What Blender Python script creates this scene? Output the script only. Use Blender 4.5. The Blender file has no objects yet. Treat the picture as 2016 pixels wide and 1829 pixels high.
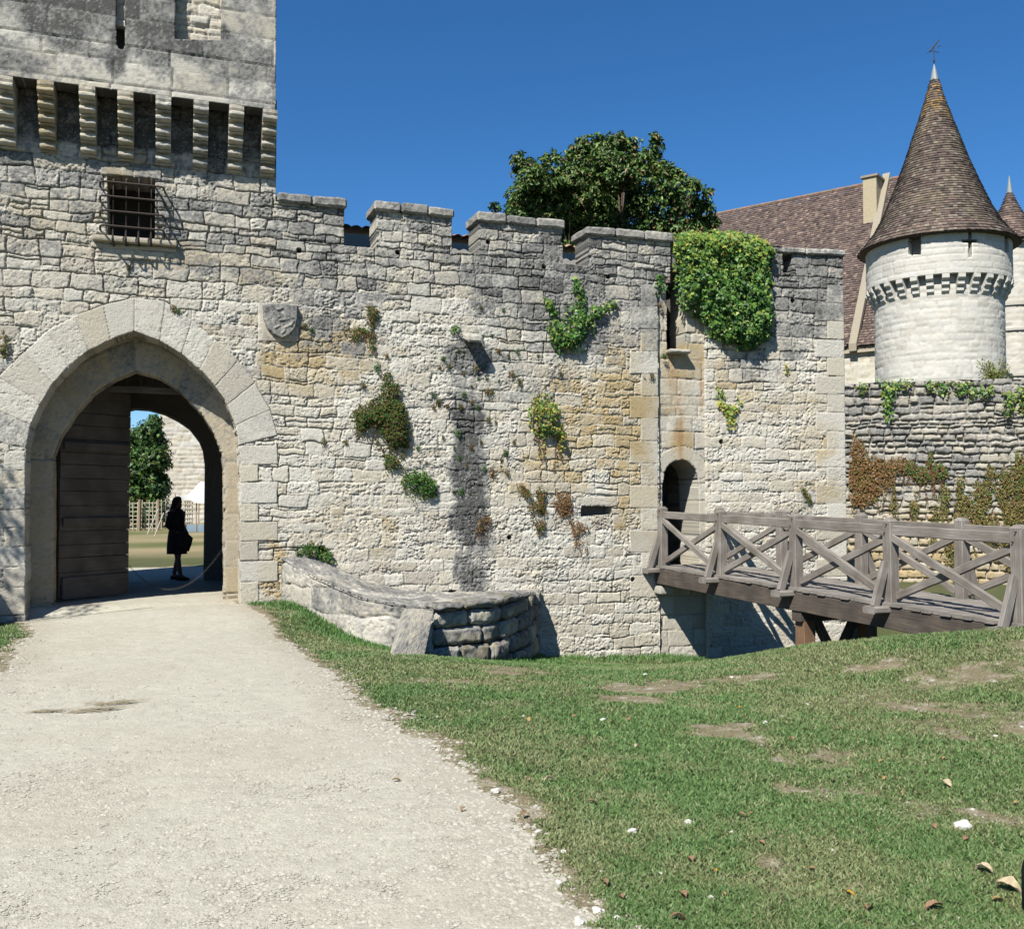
import bpy, bmesh, math, random
import numpy as np
R = math.radians
S = bpy.context.scene
C = S.collection
# ------------------------------------------------------------------ camera, sky, sun, exposure
PITCH = R(2.1); EYE = 1.6; FX = 1900.0; CX = 1008.0; CY = 914.5
cam_d = bpy.data.cameras.new('camera'); cam = bpy.data.objects.new('camera', cam_d); C.objects.link(cam)
cam.location = (0, 0, EYE); cam.rotation_euler = (R(90) + PITCH, 0, 0)
cam_d.sensor_width = 36; cam_d.lens = 36 * FX / 2016; cam_d.clip_start = .05; cam_d.clip_end = 3000
S.camera = cam
SUN = np.array([-.636, -1.224, 1.5]); SUN = SUN / np.linalg.norm(SUN)     # towards the sun
elev = math.asin(SUN[2]); azim = math.atan2(SUN[0], SUN[1])
W = bpy.data.worlds.new('World'); S.world = W; W.use_nodes = True
nt = W.node_tree; bg = nt.nodes['Background']
sky = nt.nodes.new('ShaderNodeTexSky'); sky.sky_type = 'NISHITA'; sky.sun_disc = False
sky.sun_elevation = elev; sky.sun_rotation = azim; sky.air_density = 1.0; sky.dust_density = .15; sky.ozone_density = 6.0; sky.altitude = 1500
hs = nt.nodes.new('ShaderNodeHueSaturation'); hs.inputs['Saturation'].default_value = 1.2; hs.inputs['Value'].default_value = 1.24
nt.links.new(sky.outputs[0], hs.inputs['Color']); nt.links.new(hs.outputs[0], bg.inputs[0]); bg.inputs[1].default_value = .055
ld = bpy.data.lights.new('sun', 'SUN'); ld.energy = 5.0; ld.angle = R(.55); ld.color = (1, .965, .90)
lo = bpy.data.objects.new('sun', ld); C.objects.link(lo); lo.location = (-6, -12, 15)
from mathutils import Vector, Matrix
lo.rotation_euler = Vector(SUN).to_track_quat('Z', 'Y').to_euler()
S.view_settings.view_transform = 'Standard'; S.view_settings.look = 'None'
S.view_settings.exposure = 1.0; S.view_settings.gamma = 1
S.render.engine = 'CYCLES'
S.render.resolution_x = 1024; S.render.resolution_y = 928

# ------------------------------------------------------------------ noise
_rt = np.random.RandomState(7).rand(65536)
def vn(x, y, seed=0):
    x = np.asarray(x, float); y = np.asarray(y, float)
    xi = np.floor(x).astype(np.int64); yi = np.floor(y).astype(np.int64)
    fx = x - xi; fy = y - yi; fx = fx*fx*(3-2*fx); fy = fy*fy*(3-2*fy)
    def h(a, b):
        k = (a*73856093) ^ (b*19349663) ^ (seed*83492791)
        k = (k ^ (k >> 13)) * 1274126177
        return _rt[(k ^ (k >> 16)) & 65535]
    return (h(xi, yi)*(1-fx)+h(xi+1, yi)*fx)*(1-fy) + (h(xi, yi+1)*(1-fx)+h(xi+1, yi+1)*fx)*fy
def fbm(x, y, seed=0, o=4):
    t = 0; a = .5; n = 0
    for i in range(o):
        t = t + a*vn(x*2**i+i*17.3, y*2**i+i*9.1, seed+i); n += a; a *= .5
    return t/n
def sm(a, b, x):
    t = np.clip((x-a)/(b-a), 0, 1); return t*t*(3-2*t)
def mix(a, b, t):
    t = np.asarray(t)[..., None]; return a*(1-t) + b*t
# ------------------------------------------------------------------ object helpers
def tag(o, label=None, cat=None, group=None, kind=None):
    if label: o['label'] = label
    if cat: o['category'] = cat
    if group: o['group'] = group
    if kind: o['kind'] = kind
    return o
def thing(name, label, cat, loc=(0, 0, 0), group=None):
    o = bpy.data.objects.new(name, None); C.objects.link(o); o.location = loc; o.empty_display_size = .3
    return tag(o, label, cat, group)
def obj(name, V, F, mat, parent=None, col=None, uv=None, smooth=False, label=None, cat=None, group=None, kind=None):
    V = np.asarray(V, float).reshape(-1, 3)
    wl = np.zeros(3)
    p = parent
    while p is not None:
        wl = wl + np.array(p.location); p = p.parent
    V = V - wl
    me = bpy.data.meshes.new(name)
    if isinstance(F, np.ndarray):
        n, k = F.shape
        me.vertices.add(len(V)); me.vertices.foreach_set('co', V.astype(np.float32).ravel())
        me.loops.add(n*k); me.loops.foreach_set('vertex_index', F.astype(np.int32).ravel())
        me.polygons.add(n); me.polygons.foreach_set('loop_start', np.arange(0, n*k, k, dtype=np.int32))
        me.update(calc_edges=True)
    else:
        me.from_pydata([tuple(v) for v in V], [], [tuple(int(i) for i in f) for f in F])
    if smooth: me.polygons.foreach_set('use_smooth', np.ones(len(me.polygons), bool))
    if col is not None:
        col = np.asarray(col, float)*.675
        if col.ndim == 1: col = np.tile(col, (len(V), 1))
        a = me.color_attributes.new('Col', 'FLOAT_COLOR', 'POINT')
        a.data.foreach_set('color', np.hstack([np.clip(col, 0, 1), np.ones((len(V), 1))]).astype(np.float32).ravel())
    if uv is not None:
        l = me.uv_layers.new(name='UVMap')
        idx = np.zeros(len(me.loops), np.int32); me.loops.foreach_get('vertex_index', idx)
        l.data.foreach_set('uv', np.asarray(uv, float)[idx].astype(np.float32).ravel())
    me.materials.append(mat)
    o = bpy.data.objects.new(name, me); C.objects.link(o)
    if parent: o.parent = parent
    return tag(o, label, cat, group, kind)
class MB:                                   # mesh builder
    def __init__(s): s.v = []; s.f = []; s.c = []; s.u = []; s.n = 0
    def add(s, V, F, col=(.5, .5, .5), uv=None):
        V = np.asarray(V, float); 
        for f in F: s.f.append([int(i)+s.n for i in f])
        s.v.append(V); s.n += len(V)
        c = np.asarray(col, float); s.c.append(np.tile(c, (len(V), 1)) if c.ndim == 1 else c)
        s.u.append(np.zeros((len(V), 2)) if uv is None else np.asarray(uv, float))
        return s
    def build(s, name, mat, parent=None, **k):
        return obj(name, np.vstack(s.v), s.f, mat, parent, col=np.vstack(s.c), uv=np.vstack(s.u), **k)
def beam(p0, p1, w, h, up=(0, 0, 1), ch=.008, seg=None, rng=random, wob=.003, u0=None):
    """timber of width w, height h with chamfered arrises, slightly uneven; returns V, F, uv"""
    p0 = np.array(p0, float); p1 = np.array(p1, float); d = p1-p0; L = np.linalg.norm(d); d /= L
    up = np.array(up, float); sx = np.cross(d, up); sx /= np.linalg.norm(sx); sy = np.cross(sx, d)
    if seg is None: seg = max(1, int(L/.25))
    a, b = w/2, h/2
    prof = [(-a+ch, -b), (a-ch, -b), (a, -b+ch), (a, b-ch), (a-ch, b), (-a+ch, b), (-a, b-ch), (-a, -b+ch)]
    per = np.cumsum([0]+[math.dist(prof[i], prof[(i+1) % 8]) for i in range(7)])
    V = []; U = []; F = []; u0 = rng.random()*9 if u0 is None else u0
    for i in range(seg+1):
        c = p0 + d*L*i/seg + (sx*rng.uniform(-wob, wob)+sy*rng.uniform(-wob, wob))
        for k, (x, y) in enumerate(prof):
            V.append(c + sx*x + sy*y); U.append((L*i/seg+u0, per[k]+u0*3))
    for i in range(seg):
        for k in range(8):
            F.append((i*8+k, i*8+(k+1) % 8, (i+1)*8+(k+1) % 8, (i+1)*8+k))
    F.append(list(range(7, -1, -1))); F.append([seg*8+k for k in range(8)])
    return np.array(V), F, np.array(U)
def tube(pts, rad, sides=8, cap=True):
    pts = np.array(pts, float); n = len(pts); rad = np.broadcast_to(rad, (n,))
    T = np.gradient(pts, axis=0); T /= np.linalg.norm(T, axis=1)[:, None]+1e-9
    ref = np.array([0, 0, 1.]) if abs(T[0, 2]) < .9 else np.array([1., 0, 0])
    V = []; F = []
    for i in range(n):
        a = np.cross(T[i], ref); 
        if np.linalg.norm(a) < 1e-3: a = np.cross(T[i], [0, 1., 0])
        a /= np.linalg.norm(a); b = np.cross(T[i], a); ref = b if False else ref
        for k in range(sides):
            t = 2*math.pi*k/sides; V.append(pts[i]+rad[i]*(a*math.cos(t)+b*math.sin(t)))
    for i in range(n-1):
        for k in range(sides): F.append((i*sides+k, i*sides+(k+1) % sides, (i+1)*sides+(k+1) % sides, (i+1)*sides+k))
    if cap: F.append(list(range(sides-1, -1, -1))); F.append([(n-1)*sides+k for k in range(sides)])
    return np.array(V), F
# ------------------------------------------------------------------ measured views -> metres
def ray(x, y):
    u = (x-CX)/FX; v = (CY-y)/FX
    return np.array([u, math.cos(PITCH)-v*math.sin(PITCH), math.sin(PITCH)+v*math.cos(PITCH)])
def at(x, y, Y):
    r = ray(x, y); t = Y/r[1]; return np.array([r[0]*t, Y, EYE+r[2]*t])
def zat(x, y, z):
    r = ray(x, y); t = (z-EYE)/r[2]; return np.array([r[0]*t, r[1]*t, z])
class Frame:                                # a vertical wall plane: s along it, z up, o out of it towards us
    def __init__(s, O, ang):
        s.O = np.array([O[0], O[1], 0.]); a = R(ang)
        s.d = np.array([math.sin(a), math.cos(a), 0]); s.n = np.array([math.cos(a), -math.sin(a), 0])
    def pt(s, a, z, o=0.):
        a, z, o = np.broadcast_arrays(np.asarray(a, float), np.asarray(z, float), np.asarray(o, float))
        P = s.O + a[..., None]*s.d + o[..., None]*s.n; P[..., 2] = P[..., 2] + z; return P
    def px(s, x, y, o=0.):
        r = ray(x, y); E = np.array([0, 0, EYE]); Q = s.O + o*s.n
        t = np.dot(Q-E, s.n)/np.dot(r, s.n); P = E+r*t
        return float(np.dot(P-Q, s.d)), float(P[2])
    def poly(s, L, o=0.): return np.array([s.px(x, y, o) for x, y in L])
class Cyl:                                  # the same for a round wall: s runs round it
    def __init__(s, c, r, a0): s.c = np.array([c[0], c[1], 0.]); s.r = r; s.a0 = a0
    def pt(s, a, z, o=0.):
        a, z, o = np.broadcast_arrays(np.asarray(a, float), np.asarray(z, float), np.asarray(o, float))
        t = s.a0 + a/s.r; r = s.r+o
        return np.stack([s.c[0]+r*np.cos(t), s.c[1]+r*np.sin(t), z], -1)
# ------------------------------------------------------------------ masonry
def inpoly(x, y, P):
    c = np.zeros(x.shape, bool); n = len(P)
    for i in range(n):
        x0, y0 = P[i]; x1, y1 = P[(i+1) % n]
        if y0 == y1: continue
        c ^= ((y0 > y) != (y1 > y)) & (x < (x1-x0)*(y-y0)/(y1-y0)+x0)
    return c
def pdist(x, y, P):
    best = np.full(x.shape, 1e9); bx = x.copy(); by = y.copy(); n = len(P)
    for i in range(n):
        a = np.array(P[i]); b = np.array(P[(i+1) % n]); d = b-a; L = d@d+1e-12
        t = np.clip(((x-a[0])*d[0]+(y-a[1])*d[1])/L, 0, 1); qx = a[0]+t*d[0]; qy = a[1]+t*d[1]
        q = np.hypot(x-qx, y-qy); m = q < best; best[m] = q[m]; bx[m] = qx[m]; by[m] = qy[m]
    return best, bx, by
def courses(x, y, x0, x1, y0, y1, rs, ch, ww, split=.12, warp=.02, seed=0, zb=None):
    """irregular coursed stonework: returns distance to the nearest joint and a stone id"""
    xw = x + warp*1.3*(fbm(x*2.1, y*2.1, seed+11, 3)-.5)*2 + warp*.62*(vn(x*7, y*7, seed+12)-.5)*2 + warp*.25*(vn(x*19, y*19, seed+13)-.5)*2
    yw = y + warp*1.6*(fbm(x*1.3, y*2.3, seed+21, 3)-.5)*2 + warp*.62*(vn(x*7, y*7, seed+22)-.5)*2 + warp*.25*(vn(x*19, y*19, seed+23)-.5)*2
    if zb is None:
        zb = [y0-.6]
        while zb[-1] < y1+.6: zb.append(zb[-1]+rs.uniform(*ch)*(1 if rs.rand() > .12 else .62))
    zb = np.array(zb); ci = np.clip(np.searchsorted(zb, yw)-1, 0, len(zb)-2)
    dz = np.minimum(yw-zb[ci], zb[ci+1]-yw); dx = np.zeros_like(x); sid = np.zeros(x.shape, np.int64)
    for c in range(len(zb)-1):
        m = ci == c
        h = zb[c+1]-zb[c]
        xb = [x0-1+rs.rand()*.3]
        while xb[-1] < x1+1: xb.append(xb[-1]+rs.uniform(*ww)*(.75+.5*h/np.mean(ch)))
        xb = np.array(xb)
        if not m.any(): continue
        k = np.clip(np.searchsorted(xb, xw[m])-1, 0, len(xb)-2)
        dx[m] = np.minimum(xw[m]-xb[k], xb[k+1]-xw[m])
        ids = c*1000+k*3
        sp = rs.rand(len(xb)) < split; fr = np.where(rs.rand(len(xb)) < .55, rs.choice([.2, .78], len(xb)), .35+.3*rs.rand(len(xb)))
        yy = yw[m]; zm = zb[c]+h*fr[k]; up = (yy > zm) & sp[k]; lo_ = (yy <= zm) & sp[k]
        dd = dz[m]; dd = np.where(sp[k], np.minimum(dd, np.abs(yy-zm)), dd); dz[m] = dd
        sid[m] = ids + up*1 + lo_*2
    r = .02
    cr = r-np.sqrt(np.clip(r-dx, 0, r)**2+np.clip(r-dz, 0, r)**2)
    d = np.where((dx < r) & (dz < r), cr, np.minimum(dx, dz))
    return d, sid
def hsh(i, k): return _rt[((i*7919+k*104729) ^ (i >> 3)) & 65535]
WHITE = np.array([.61, .58, .498]); CREAM = np.array([.54, .475, .345]); OCHRE = np.array([.44, .325, .15])
GREY = np.array([.245, .24, .225]); DARK = np.array([.07, .069, .064]); RUST = np.array([.36, .18, .06])
TAN = np.array([.43, .375, .29])
MORTAR = np.array([.40, .36, .29])
def stonecol(x, y, d, sid, grey, ochre=0, rust=0, seed=0, base=WHITE, mort=MORTAR, var=1.0, fleck=1.0, flush=None):
    n1 = fbm(x*1.7, y*1.7, seed+31, 3); n2 = fbm(x*7, y*7, seed+41, 4); n3 = fbm(x*28, y*28, seed+51, 2); n4 = vn(x*55, y*55, seed+61)
    r1, r2, r3 = hsh(sid, 1), hsh(sid, 2), hsh(sid, 3)
    c = np.tile(base, x.shape+(1,))
    c = mix(c, CREAM, np.clip((r1-.40)*1.5*var, 0, 1)*.85)
    c = mix(c, TAN, np.clip((hsh(sid, 9)-.72)*2.6*var, 0, .75)*(.4+n2))
    c = mix(c, base*.93+.03, n2*.5)
    c = mix(c, OCHRE, np.clip(ochre*(.25+1.3*r2*n2*1.5), 0, .85))
    c = c*(.86+.2*r3)[..., None]
    jm = 1-sm(.0, .014, d)
    c = mix(c, mort if flush is None else mix(mort*np.ones(x.shape+(3,)), base*.93, flush), jm*.85)
    g = grey*(.7+1.0*n2) + (r2-.5)*.45*var*sm(.02, .5, grey) + (n3-.5)*.75*sm(.02, .4, grey) + (r3-.75)*.5*var
    c = mix(c, GREY, sm(.1, .8, g)*.95)
    c = mix(c, DARK, sm(.62, 1.4, g+(n3-.5)*.6)*.85)
    pale = sm(.66, .78, n4*.55+n3*.45)*sm(.25, .8, g)      # pale lichen spots
    c = mix(c, np.array([.55, .55, .5]), pale*.55*fleck)
    c = mix(c, RUST, np.clip(rust*(.3+n2), 0, .8))
    pit = sm(.68, .8, n4*.4+n3*.6); c = c*(1-.25*pit*fleck)[..., None]
    return c
def blobs(x, y, L):
    """soft-edged patches [s, z, rs, rz, amount]"""
    t = np.zeros(x.shape)
    for s0, z0, rs_, rz, a in L:
        q = np.sqrt(((x-s0)/rs_)**2+((y-z0)/rz)**2) + (fbm(x*3, y*3, 5, 3)-.5)*.9
        t = np.maximum(t, a*(1-sm(.55, 1.2, q)))
    return t
def masonry(fr, x0, x1, y0, y1, res, colf, ch=(.17, .27), ww=(.22, .48), jd=.04, seed=1, top=None, holes=(), stones=(), off=0.,
            skirt=.4, warp=.02, rough=1., split=.12, jw=.022, pillow=.002, classes=None, zb=None, bfun=None, smear=1., stoneoff=.009, jmod=None):
    """stone face with real relief; openings cut, edges carried back by `skirt`. classes(xc, yc) -> int splits it. Returns {class: (V, F, col)}"""
    rs = np.random.RandomState(seed)
    nx = int(round((x1-x0)/res))+1; ny = int(round((y1-y0)/res))+1
    X, Y = np.meshgrid(np.linspace(x0, x1, nx), np.linspace(y0, y1, ny)); 
    fx = .5*(X[:-1, :-1]+X[1:, 1:]); fy = .5*(Y[:-1, :-1]+Y[1:, 1:])
    keep = np.ones(fx.shape, bool)
    if top is not None: keep &= fy < top(fx)
    near = []
    for P in holes:
        b0 = P.min(0)-3*res; b1 = P.max(0)+3*res
        m = (fx > b0[0]) & (fx < b1[0]) & (fy > b0[1]) & (fy < b1[1])
        k = np.zeros(fx.shape, bool); k[m] = inpoly(fx[m], fy[m], P); keep &= ~k
    idx = np.arange(nx*ny).reshape(ny, nx)
    F = np.stack([idx[:-1, :-1], idx[:-1, 1:], idx[1:, 1:], idx[1:, :-1]], -1)[keep]
    fcx = fx[keep]; fcy = fy[keep]
    xs = X.ravel().copy(); ys = Y.ravel().copy()
    for P in holes:                          # bring the cut edge onto the outline
        b0 = P.min(0)-3*res; b1 = P.max(0)+3*res
        m = np.where((xs > b0[0]) & (xs < b1[0]) & (ys > b0[1]) & (ys < b1[1]))[0]
        dd, bx, by = pdist(xs[m], ys[m], P); ins = inpoly(xs[m], ys[m], P)
        k = (dd < .72*res) | (ins & (dd < 1.6*res)); xs[m[k]] = bx[k]; ys[m[k]] = by[k]
    d, sid = courses(xs, ys, x0, x1, y0, y1, rs, ch, ww, split, warp, seed, zb)
    dress = np.zeros(xs.shape)
    for j, P in enumerate(stones):           # particular stones: voussoirs, quoins, lintels
        b0 = P.min(0)-.05; b1 = P.max(0)+.05
        m = np.where((xs > b0[0]) & (xs < b1[0]) & (ys > b0[1]) & (ys < b1[1]))[0]
        wx = xs[m]+.006*(vn(xs[m]*7, ys[m]*7, 91)-.5)*2; wy = ys[m]+.006*(vn(xs[m]*7, ys[m]*7, 92)-.5)*2
        ins = inpoly(wx, wy, P); dd, _, _ = pdist(wx, wy, P)
        k = m[ins]; d[k] = dd[ins]; sid[k] = 900000+j*37+seed; dress[k] = 1
        k2 = m[(~ins) & (dd < .5*jw)]; d[k2] = np.minimum(d[k2], dd[(~ins) & (dd < .5*jw)])
    jl = jd*(.45+.9*sm(.3, .65, fbm(xs*1.9, ys*1.9, seed+71, 3)*.6+.4*vn(xs*5, ys*5, seed+72)))
    jl = jl*(jmod(xs, ys) if jmod is not None else 1.); jl = np.where(dress > 0, jd*.4, jl); w = np.where(dress > 0, jw*.45, jw)
    w = w*(.55+.9*vn(xs*4, ys*4, seed+73)); h = -jl*(1-sm(.15, 1, d/w)) - pillow*(1-dress*.8)*(1-sm(0, .09, d))
    r1 = hsh(sid, 5)-.5; r2 = hsh(sid, 6)-.5
    h += (r1*2*stoneoff)*(1-.6*dress) + dress*.006
    rr = rough*(1-.72*dress)
    rr = rr*(.35+1.0*hsh(sid, 12)**1.3)*(1-.45*(jmod(xs, ys) if jmod is not None else 1.)+.2)
    h += rr*(.0085*(fbm(xs*8, ys*8, seed+81, 3)-.5)*2 + .0075*(fbm(xs*26, ys*26, seed+82, 2)-.5)*2 + .0035*(vn(xs*75, ys*75, seed+84)-.5)*2)
    chip = sm(.5, .7, fbm(xs*13, ys*16, seed+85, 3)); h -= rr*.016*chip*(1-sm(0, .05, d))
    pits = fbm(xs*30, ys*36, seed+83, 2); h -= rr*.013*sm(.64, .74, pits); pits = fbm(xs*14, ys*19, seed+86, 2); h -= rr*.012*sm(.72, .78, pits)
    cr_ = np.abs(fbm(xs*3.2, ys*8.5, seed+87, 3)-.5); h -= rr*.030*(1-sm(.0, .016, cr_))*sm(.5, .62, vn(xs*2.3, ys*2.3, seed+88))
    if bfun is not None: h = h + bfun(xs, ys)
    col = colf(xs, ys, d, sid)
    P3 = fr.pt(xs, ys, h+off)
    # boundary
    E = np.concatenate([F[:, [0, 1]], F[:, [1, 2]], F[:, [2, 3]], F[:, [3, 0]]]); fi = np.tile(np.arange(len(F)), 4)
    key = np.minimum(E[:, 0], E[:, 1]).astype(np.int64)*(nx*ny)+np.maximum(E[:, 0], E[:, 1])
    o = np.argsort(key, kind='stable'); ks = key[o]; un, st, ct = np.unique(ks, return_index=True, return_counts=True)
    be = o[st[ct == 1]]; BE = E[be]; bf = fi[be]
    ds = fcx[bf]-.5*(xs[BE[:, 0]]+xs[BE[:, 1]]); dt = fcy[bf]-.5*(ys[BE[:, 0]]+ys[BE[:, 1]]); l = np.hypot(ds, dt)+1e-9; ds /= l; dt /= l
    ax = np.zeros(nx*ny); ay = np.zeros(nx*ny)
    for k in (0, 1): np.add.at(ax, BE[:, k], ds); np.add.at(ay, BE[:, k], dt)
    l = np.hypot(ax, ay)+1e-9; ax /= l; ay /= l
    bv = np.unique(BE); rank = np.full(nx*ny, -1); rank[bv] = np.arange(len(bv))
    lv = [0, .04, .12, .25, .42, .65, 1.0]; VV = [P3]; CC = [col]; base = nx*ny; SF = []; scl = []
    sk = skirt(xs[bv], ys[bv]) if callable(skirt) else np.full(len(bv), skirt)
    prev = bv
    for li in range(1, len(lv)):
        t = lv[li]*sk
        ins = np.clip(-h[bv], 0, .03)*.6*smear + .012*rough*(vn(xs[bv]*6+ys[bv]*3.1, ys[bv]*6+t*9, seed+90)-.3)
        VV.append(fr.pt(xs[bv]+ax[bv]*ins, ys[bv]+ay[bv]*ins, off-t))
        n4 = fbm(ys[bv]*8+xs[bv]*5, t*8, seed+95, 2); CC.append(col[bv]*(.85+.3*n4)[:, None])
        cur = base+np.arange(len(bv)); base += len(bv)
        a = prev if li == 1 else None
        i0 = rank[BE[:, 0]]; i1 = rank[BE[:, 1]]
        p0 = BE[:, 0] if li == 1 else prev[i0]; p1 = BE[:, 1] if li == 1 else prev[i1]
        SF.append(np.stack([p1, p0, cur[i0], cur[i1]], -1)); scl.append(bf); prev = cur
    V = np.vstack(VV); col = np.vstack(CC); SF = np.vstack(SF); sb = np.concatenate(scl)
    if classes is None: cl = np.zeros(len(F), int)
    else: cl = classes(fcx, fcy)
    out = {}
    for c in np.unique(cl):
        G = np.vstack([F[cl == c], SF[cl[sb] == c]]); u, inv = np.unique(G, return_inverse=True)
        out[int(c)] = (V[u], inv.reshape(G.shape), col[u])
    return out
def boxmesh(fr, s0, s1, z0, z1, o0, o1, res=.04, amp=.008, rnd=.015, seed=0, slope=0.):
    """weathered block: a subdivided, slightly lumpy box in a wall frame"""
    n = [max(1, int(round(a/res))) for a in (s1-s0, z1-z0, abs(o1-o0))]
    V = []; F = []; base = 0
    def face(ax, side):
        nonlocal base
        a, b = [i for i in range(3) if i != ax]
        A, B = np.meshgrid(np.linspace(0, 1, n[a]+1), np.linspace(0, 1, n[b]+1), indexing='ij')
        P = np.zeros(A.shape+(3,)); P[..., a] = A; P[..., b] = B; P[..., ax] = side
        q = P.reshape(-1, 3); idx = np.arange(len(q)).reshape(A.shape)+base
        f = np.stack([idx[:-1, :-1], idx[1:, :-1], idx[1:, 1:], idx[:-1, 1:]], -1).reshape(-1, 4)
        V.append(q); F.append(f); base += len(q)
    for ax in range(3):
        for side in (0, 1): face(ax, side)
    q = np.vstack(V); F = np.vstack(F)
    dim = np.array([s1-s0, z1-z0, o1-o0]); p = q*dim
    c = np.abs(q-.5)*2; e = np.minimum(q, 1-q)*np.abs(dim)            # rounding: pull edges in
    near = (e < 1e-6).sum(1); ss = np.sign(q-.5)
    pull = np.where(near[:, None] >= 2, (e < 1e-6)*ss*rnd*.5, 0)*np.sign(dim)
    p = p - pull
    s = p[:, 0]+s0; z = p[:, 1]+z0; o = p[:, 2]+o0
    nn = (fbm(s*7+seed*3.3+o*5, z*7+o*3, seed, 3)-.5)*2*amp; n2 = (fbm(s*6+seed, o*7+z*4, seed+3, 3)-.5)*2*amp
    z = z + n2 + slope*(o-o0); s = s+nn*.6; o = o+nn
    P = fr.pt(s, z, o)
    # weld is not needed: shared edges get the same offsets
    return P, F, s, z, o
def block(name, fr, s0, s1, z0, z1, o0, o1, parent, mat, grey=.5, ochre=0, seed=0, res=.04, amp=.008, rnd=.015, slope=0., **k):
    P, F, s, z, o = boxmesh(fr, s0, s1, z0, z1, o0, o1, res, amp, rnd, seed, slope)
    c = stonecol(s+o*.7, z+o*.9, np.full(s.shape, .1), np.full(s.shape, 37*seed+5, dtype=np.int64), np.full(s.shape, grey), ochre, seed=seed)
    return obj(name, P, F, mat, parent, col=c, smooth=False, **k)
# ------------------------------------------------------------------ materials
def mat_attr(name, rough=.9, bump=(), spec=.3, var=(), trans=0., metal=0., col=None, hue=None):
    """vertex colour 'Col' x fine noise, noise bumps [(scale, strength, dist)], optional leaf translucency"""
    m = bpy.data.materials.new(name); m.use_nodes = True; t = m.node_tree; N = t.nodes; L = t.links
    b = N['Principled BSDF']; b.inputs['Roughness'].default_value = rough; b.inputs['Specular IOR Level'].default_value = spec
    b.inputs['Metallic'].default_value = metal
    if col is None:
        a = N.new('ShaderNodeAttribute'); a.attribute_name = 'Col'; out = a.outputs['Color']
    else:
        a = N.new('ShaderNodeRGB'); a.outputs[0].default_value = (*[v*.8 for v in col], 1); out = a.outputs[0]
    tc = N.new('ShaderNodeTexCoord'); g = N.new('ShaderNodeNewGeometry')
    for sc, lo_, hi in var:
        n = N.new('ShaderNodeTexNoise'); n.inputs['Scale'].default_value = sc; n.inputs['Detail'].default_value = 4
        L.new(g.outputs['Position'], n.inputs['Vector'])
        r = N.new('ShaderNodeMapRange'); r.inputs[1].default_value = .3; r.inputs[2].default_value = .7
        r.inputs[3].default_value = lo_; r.inputs[4].default_value = hi; L.new(n.outputs[0], r.inputs[0])
        x = N.new('ShaderNodeMix'); x.data_type = 'RGBA'; x.blend_type = 'MULTIPLY'; x.inputs[0].default_value = 1
        L.new(out, x.inputs[6]); c = N.new('ShaderNodeCombineColor'); [L.new(r.outputs[0], c.inputs[i]) for i in range(3)]
        L.new(c.outputs[0], x.inputs[7]); out = x.outputs[2]
    L.new(out, b.inputs['Base Color']); prev = None
    for sc, st, di in bump:
        n = N.new('ShaderNodeTexNoise'); n.inputs['Scale'].default_value = sc; n.inputs['Detail'].default_value = 5
        L.new(g.outputs['Position'], n.inputs['Vector'])
        u = N.new('ShaderNodeBump'); u.inputs['Strength'].default_value = st; u.inputs['Distance'].default_value = di
        L.new(n.outputs[0], u.inputs['Height'])
        if prev: L.new(prev, u.inputs['Normal'])
        prev = u.outputs[0]
    if prev: L.new(prev, b.inputs['Normal'])
    if trans:
        tr = N.new('ShaderNodeBsdfTranslucent'); L.new(out, tr.inputs[0]); ms = N.new('ShaderNodeMixShader'); ms.inputs[0].default_value = trans
        L.new(b.outputs[0], ms.inputs[1]); L.new(tr.outputs[0], ms.inputs[2]); L.new(ms.outputs[0], N['Material Output'].inputs[0])
    return m
M_stone = mat_attr('limestone', .95, bump=((55, .8, .010), (170, .8, .004)), spec=.15, var=((60, .88, 1.1),))
M_far = mat_attr('distant_limestone', .92, bump=((14, .5, .02),), spec=.15, var=((8, .93, 1.06),))
M_tile = mat_attr('clay_tile', .85, bump=((30, .5, .01),), spec=.25, var=((11, .8, 1.2), (2.2, .85, 1.12)))
M_leaf = mat_attr('leaf', .5, spec=.35, trans=.3)
M_fine = mat_attr('creeper_leaf', .75, spec=.12, trans=.3)
M_gloss = mat_attr('glossy_leaf', .5, spec=.32, trans=.15)
M_dry = mat_attr('dry_creeper', .8, spec=.2, trans=.2)
M_bark = mat_attr('bark', .9, bump=((25, .8, .02),), spec=.1, col=(.10, .08, .06))
M_iron = mat_attr('rusty_iron', .75, bump=((120, .4, .002),), spec=.35, col=(.05, .038, .032), metal=.3)
M_grass = mat_attr('grass_blade', .55, spec=.3, trans=.25)
M_soil = mat_attr('soil', .95, bump=((30, .7, .03), (150, .6, .01)), spec=.1, var=((40, .8, 1.2),))
M_gravel = mat_attr('chalk_gravel', .95, bump=((22, .6, .014), (120, .8, .006), (300, .7, .003)), spec=.1, var=((90, .84, 1.12), (260, .86, 1.12)))
M_peb = mat_attr('chalk_stone', .9, bump=((80, .5, .004),), spec=.15)
M_cloth = mat_attr('black_cloth', .85, spec=.15, bump=((300, .3, .001),))
M_skin = mat_attr('skin', .55, spec=.3)
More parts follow.
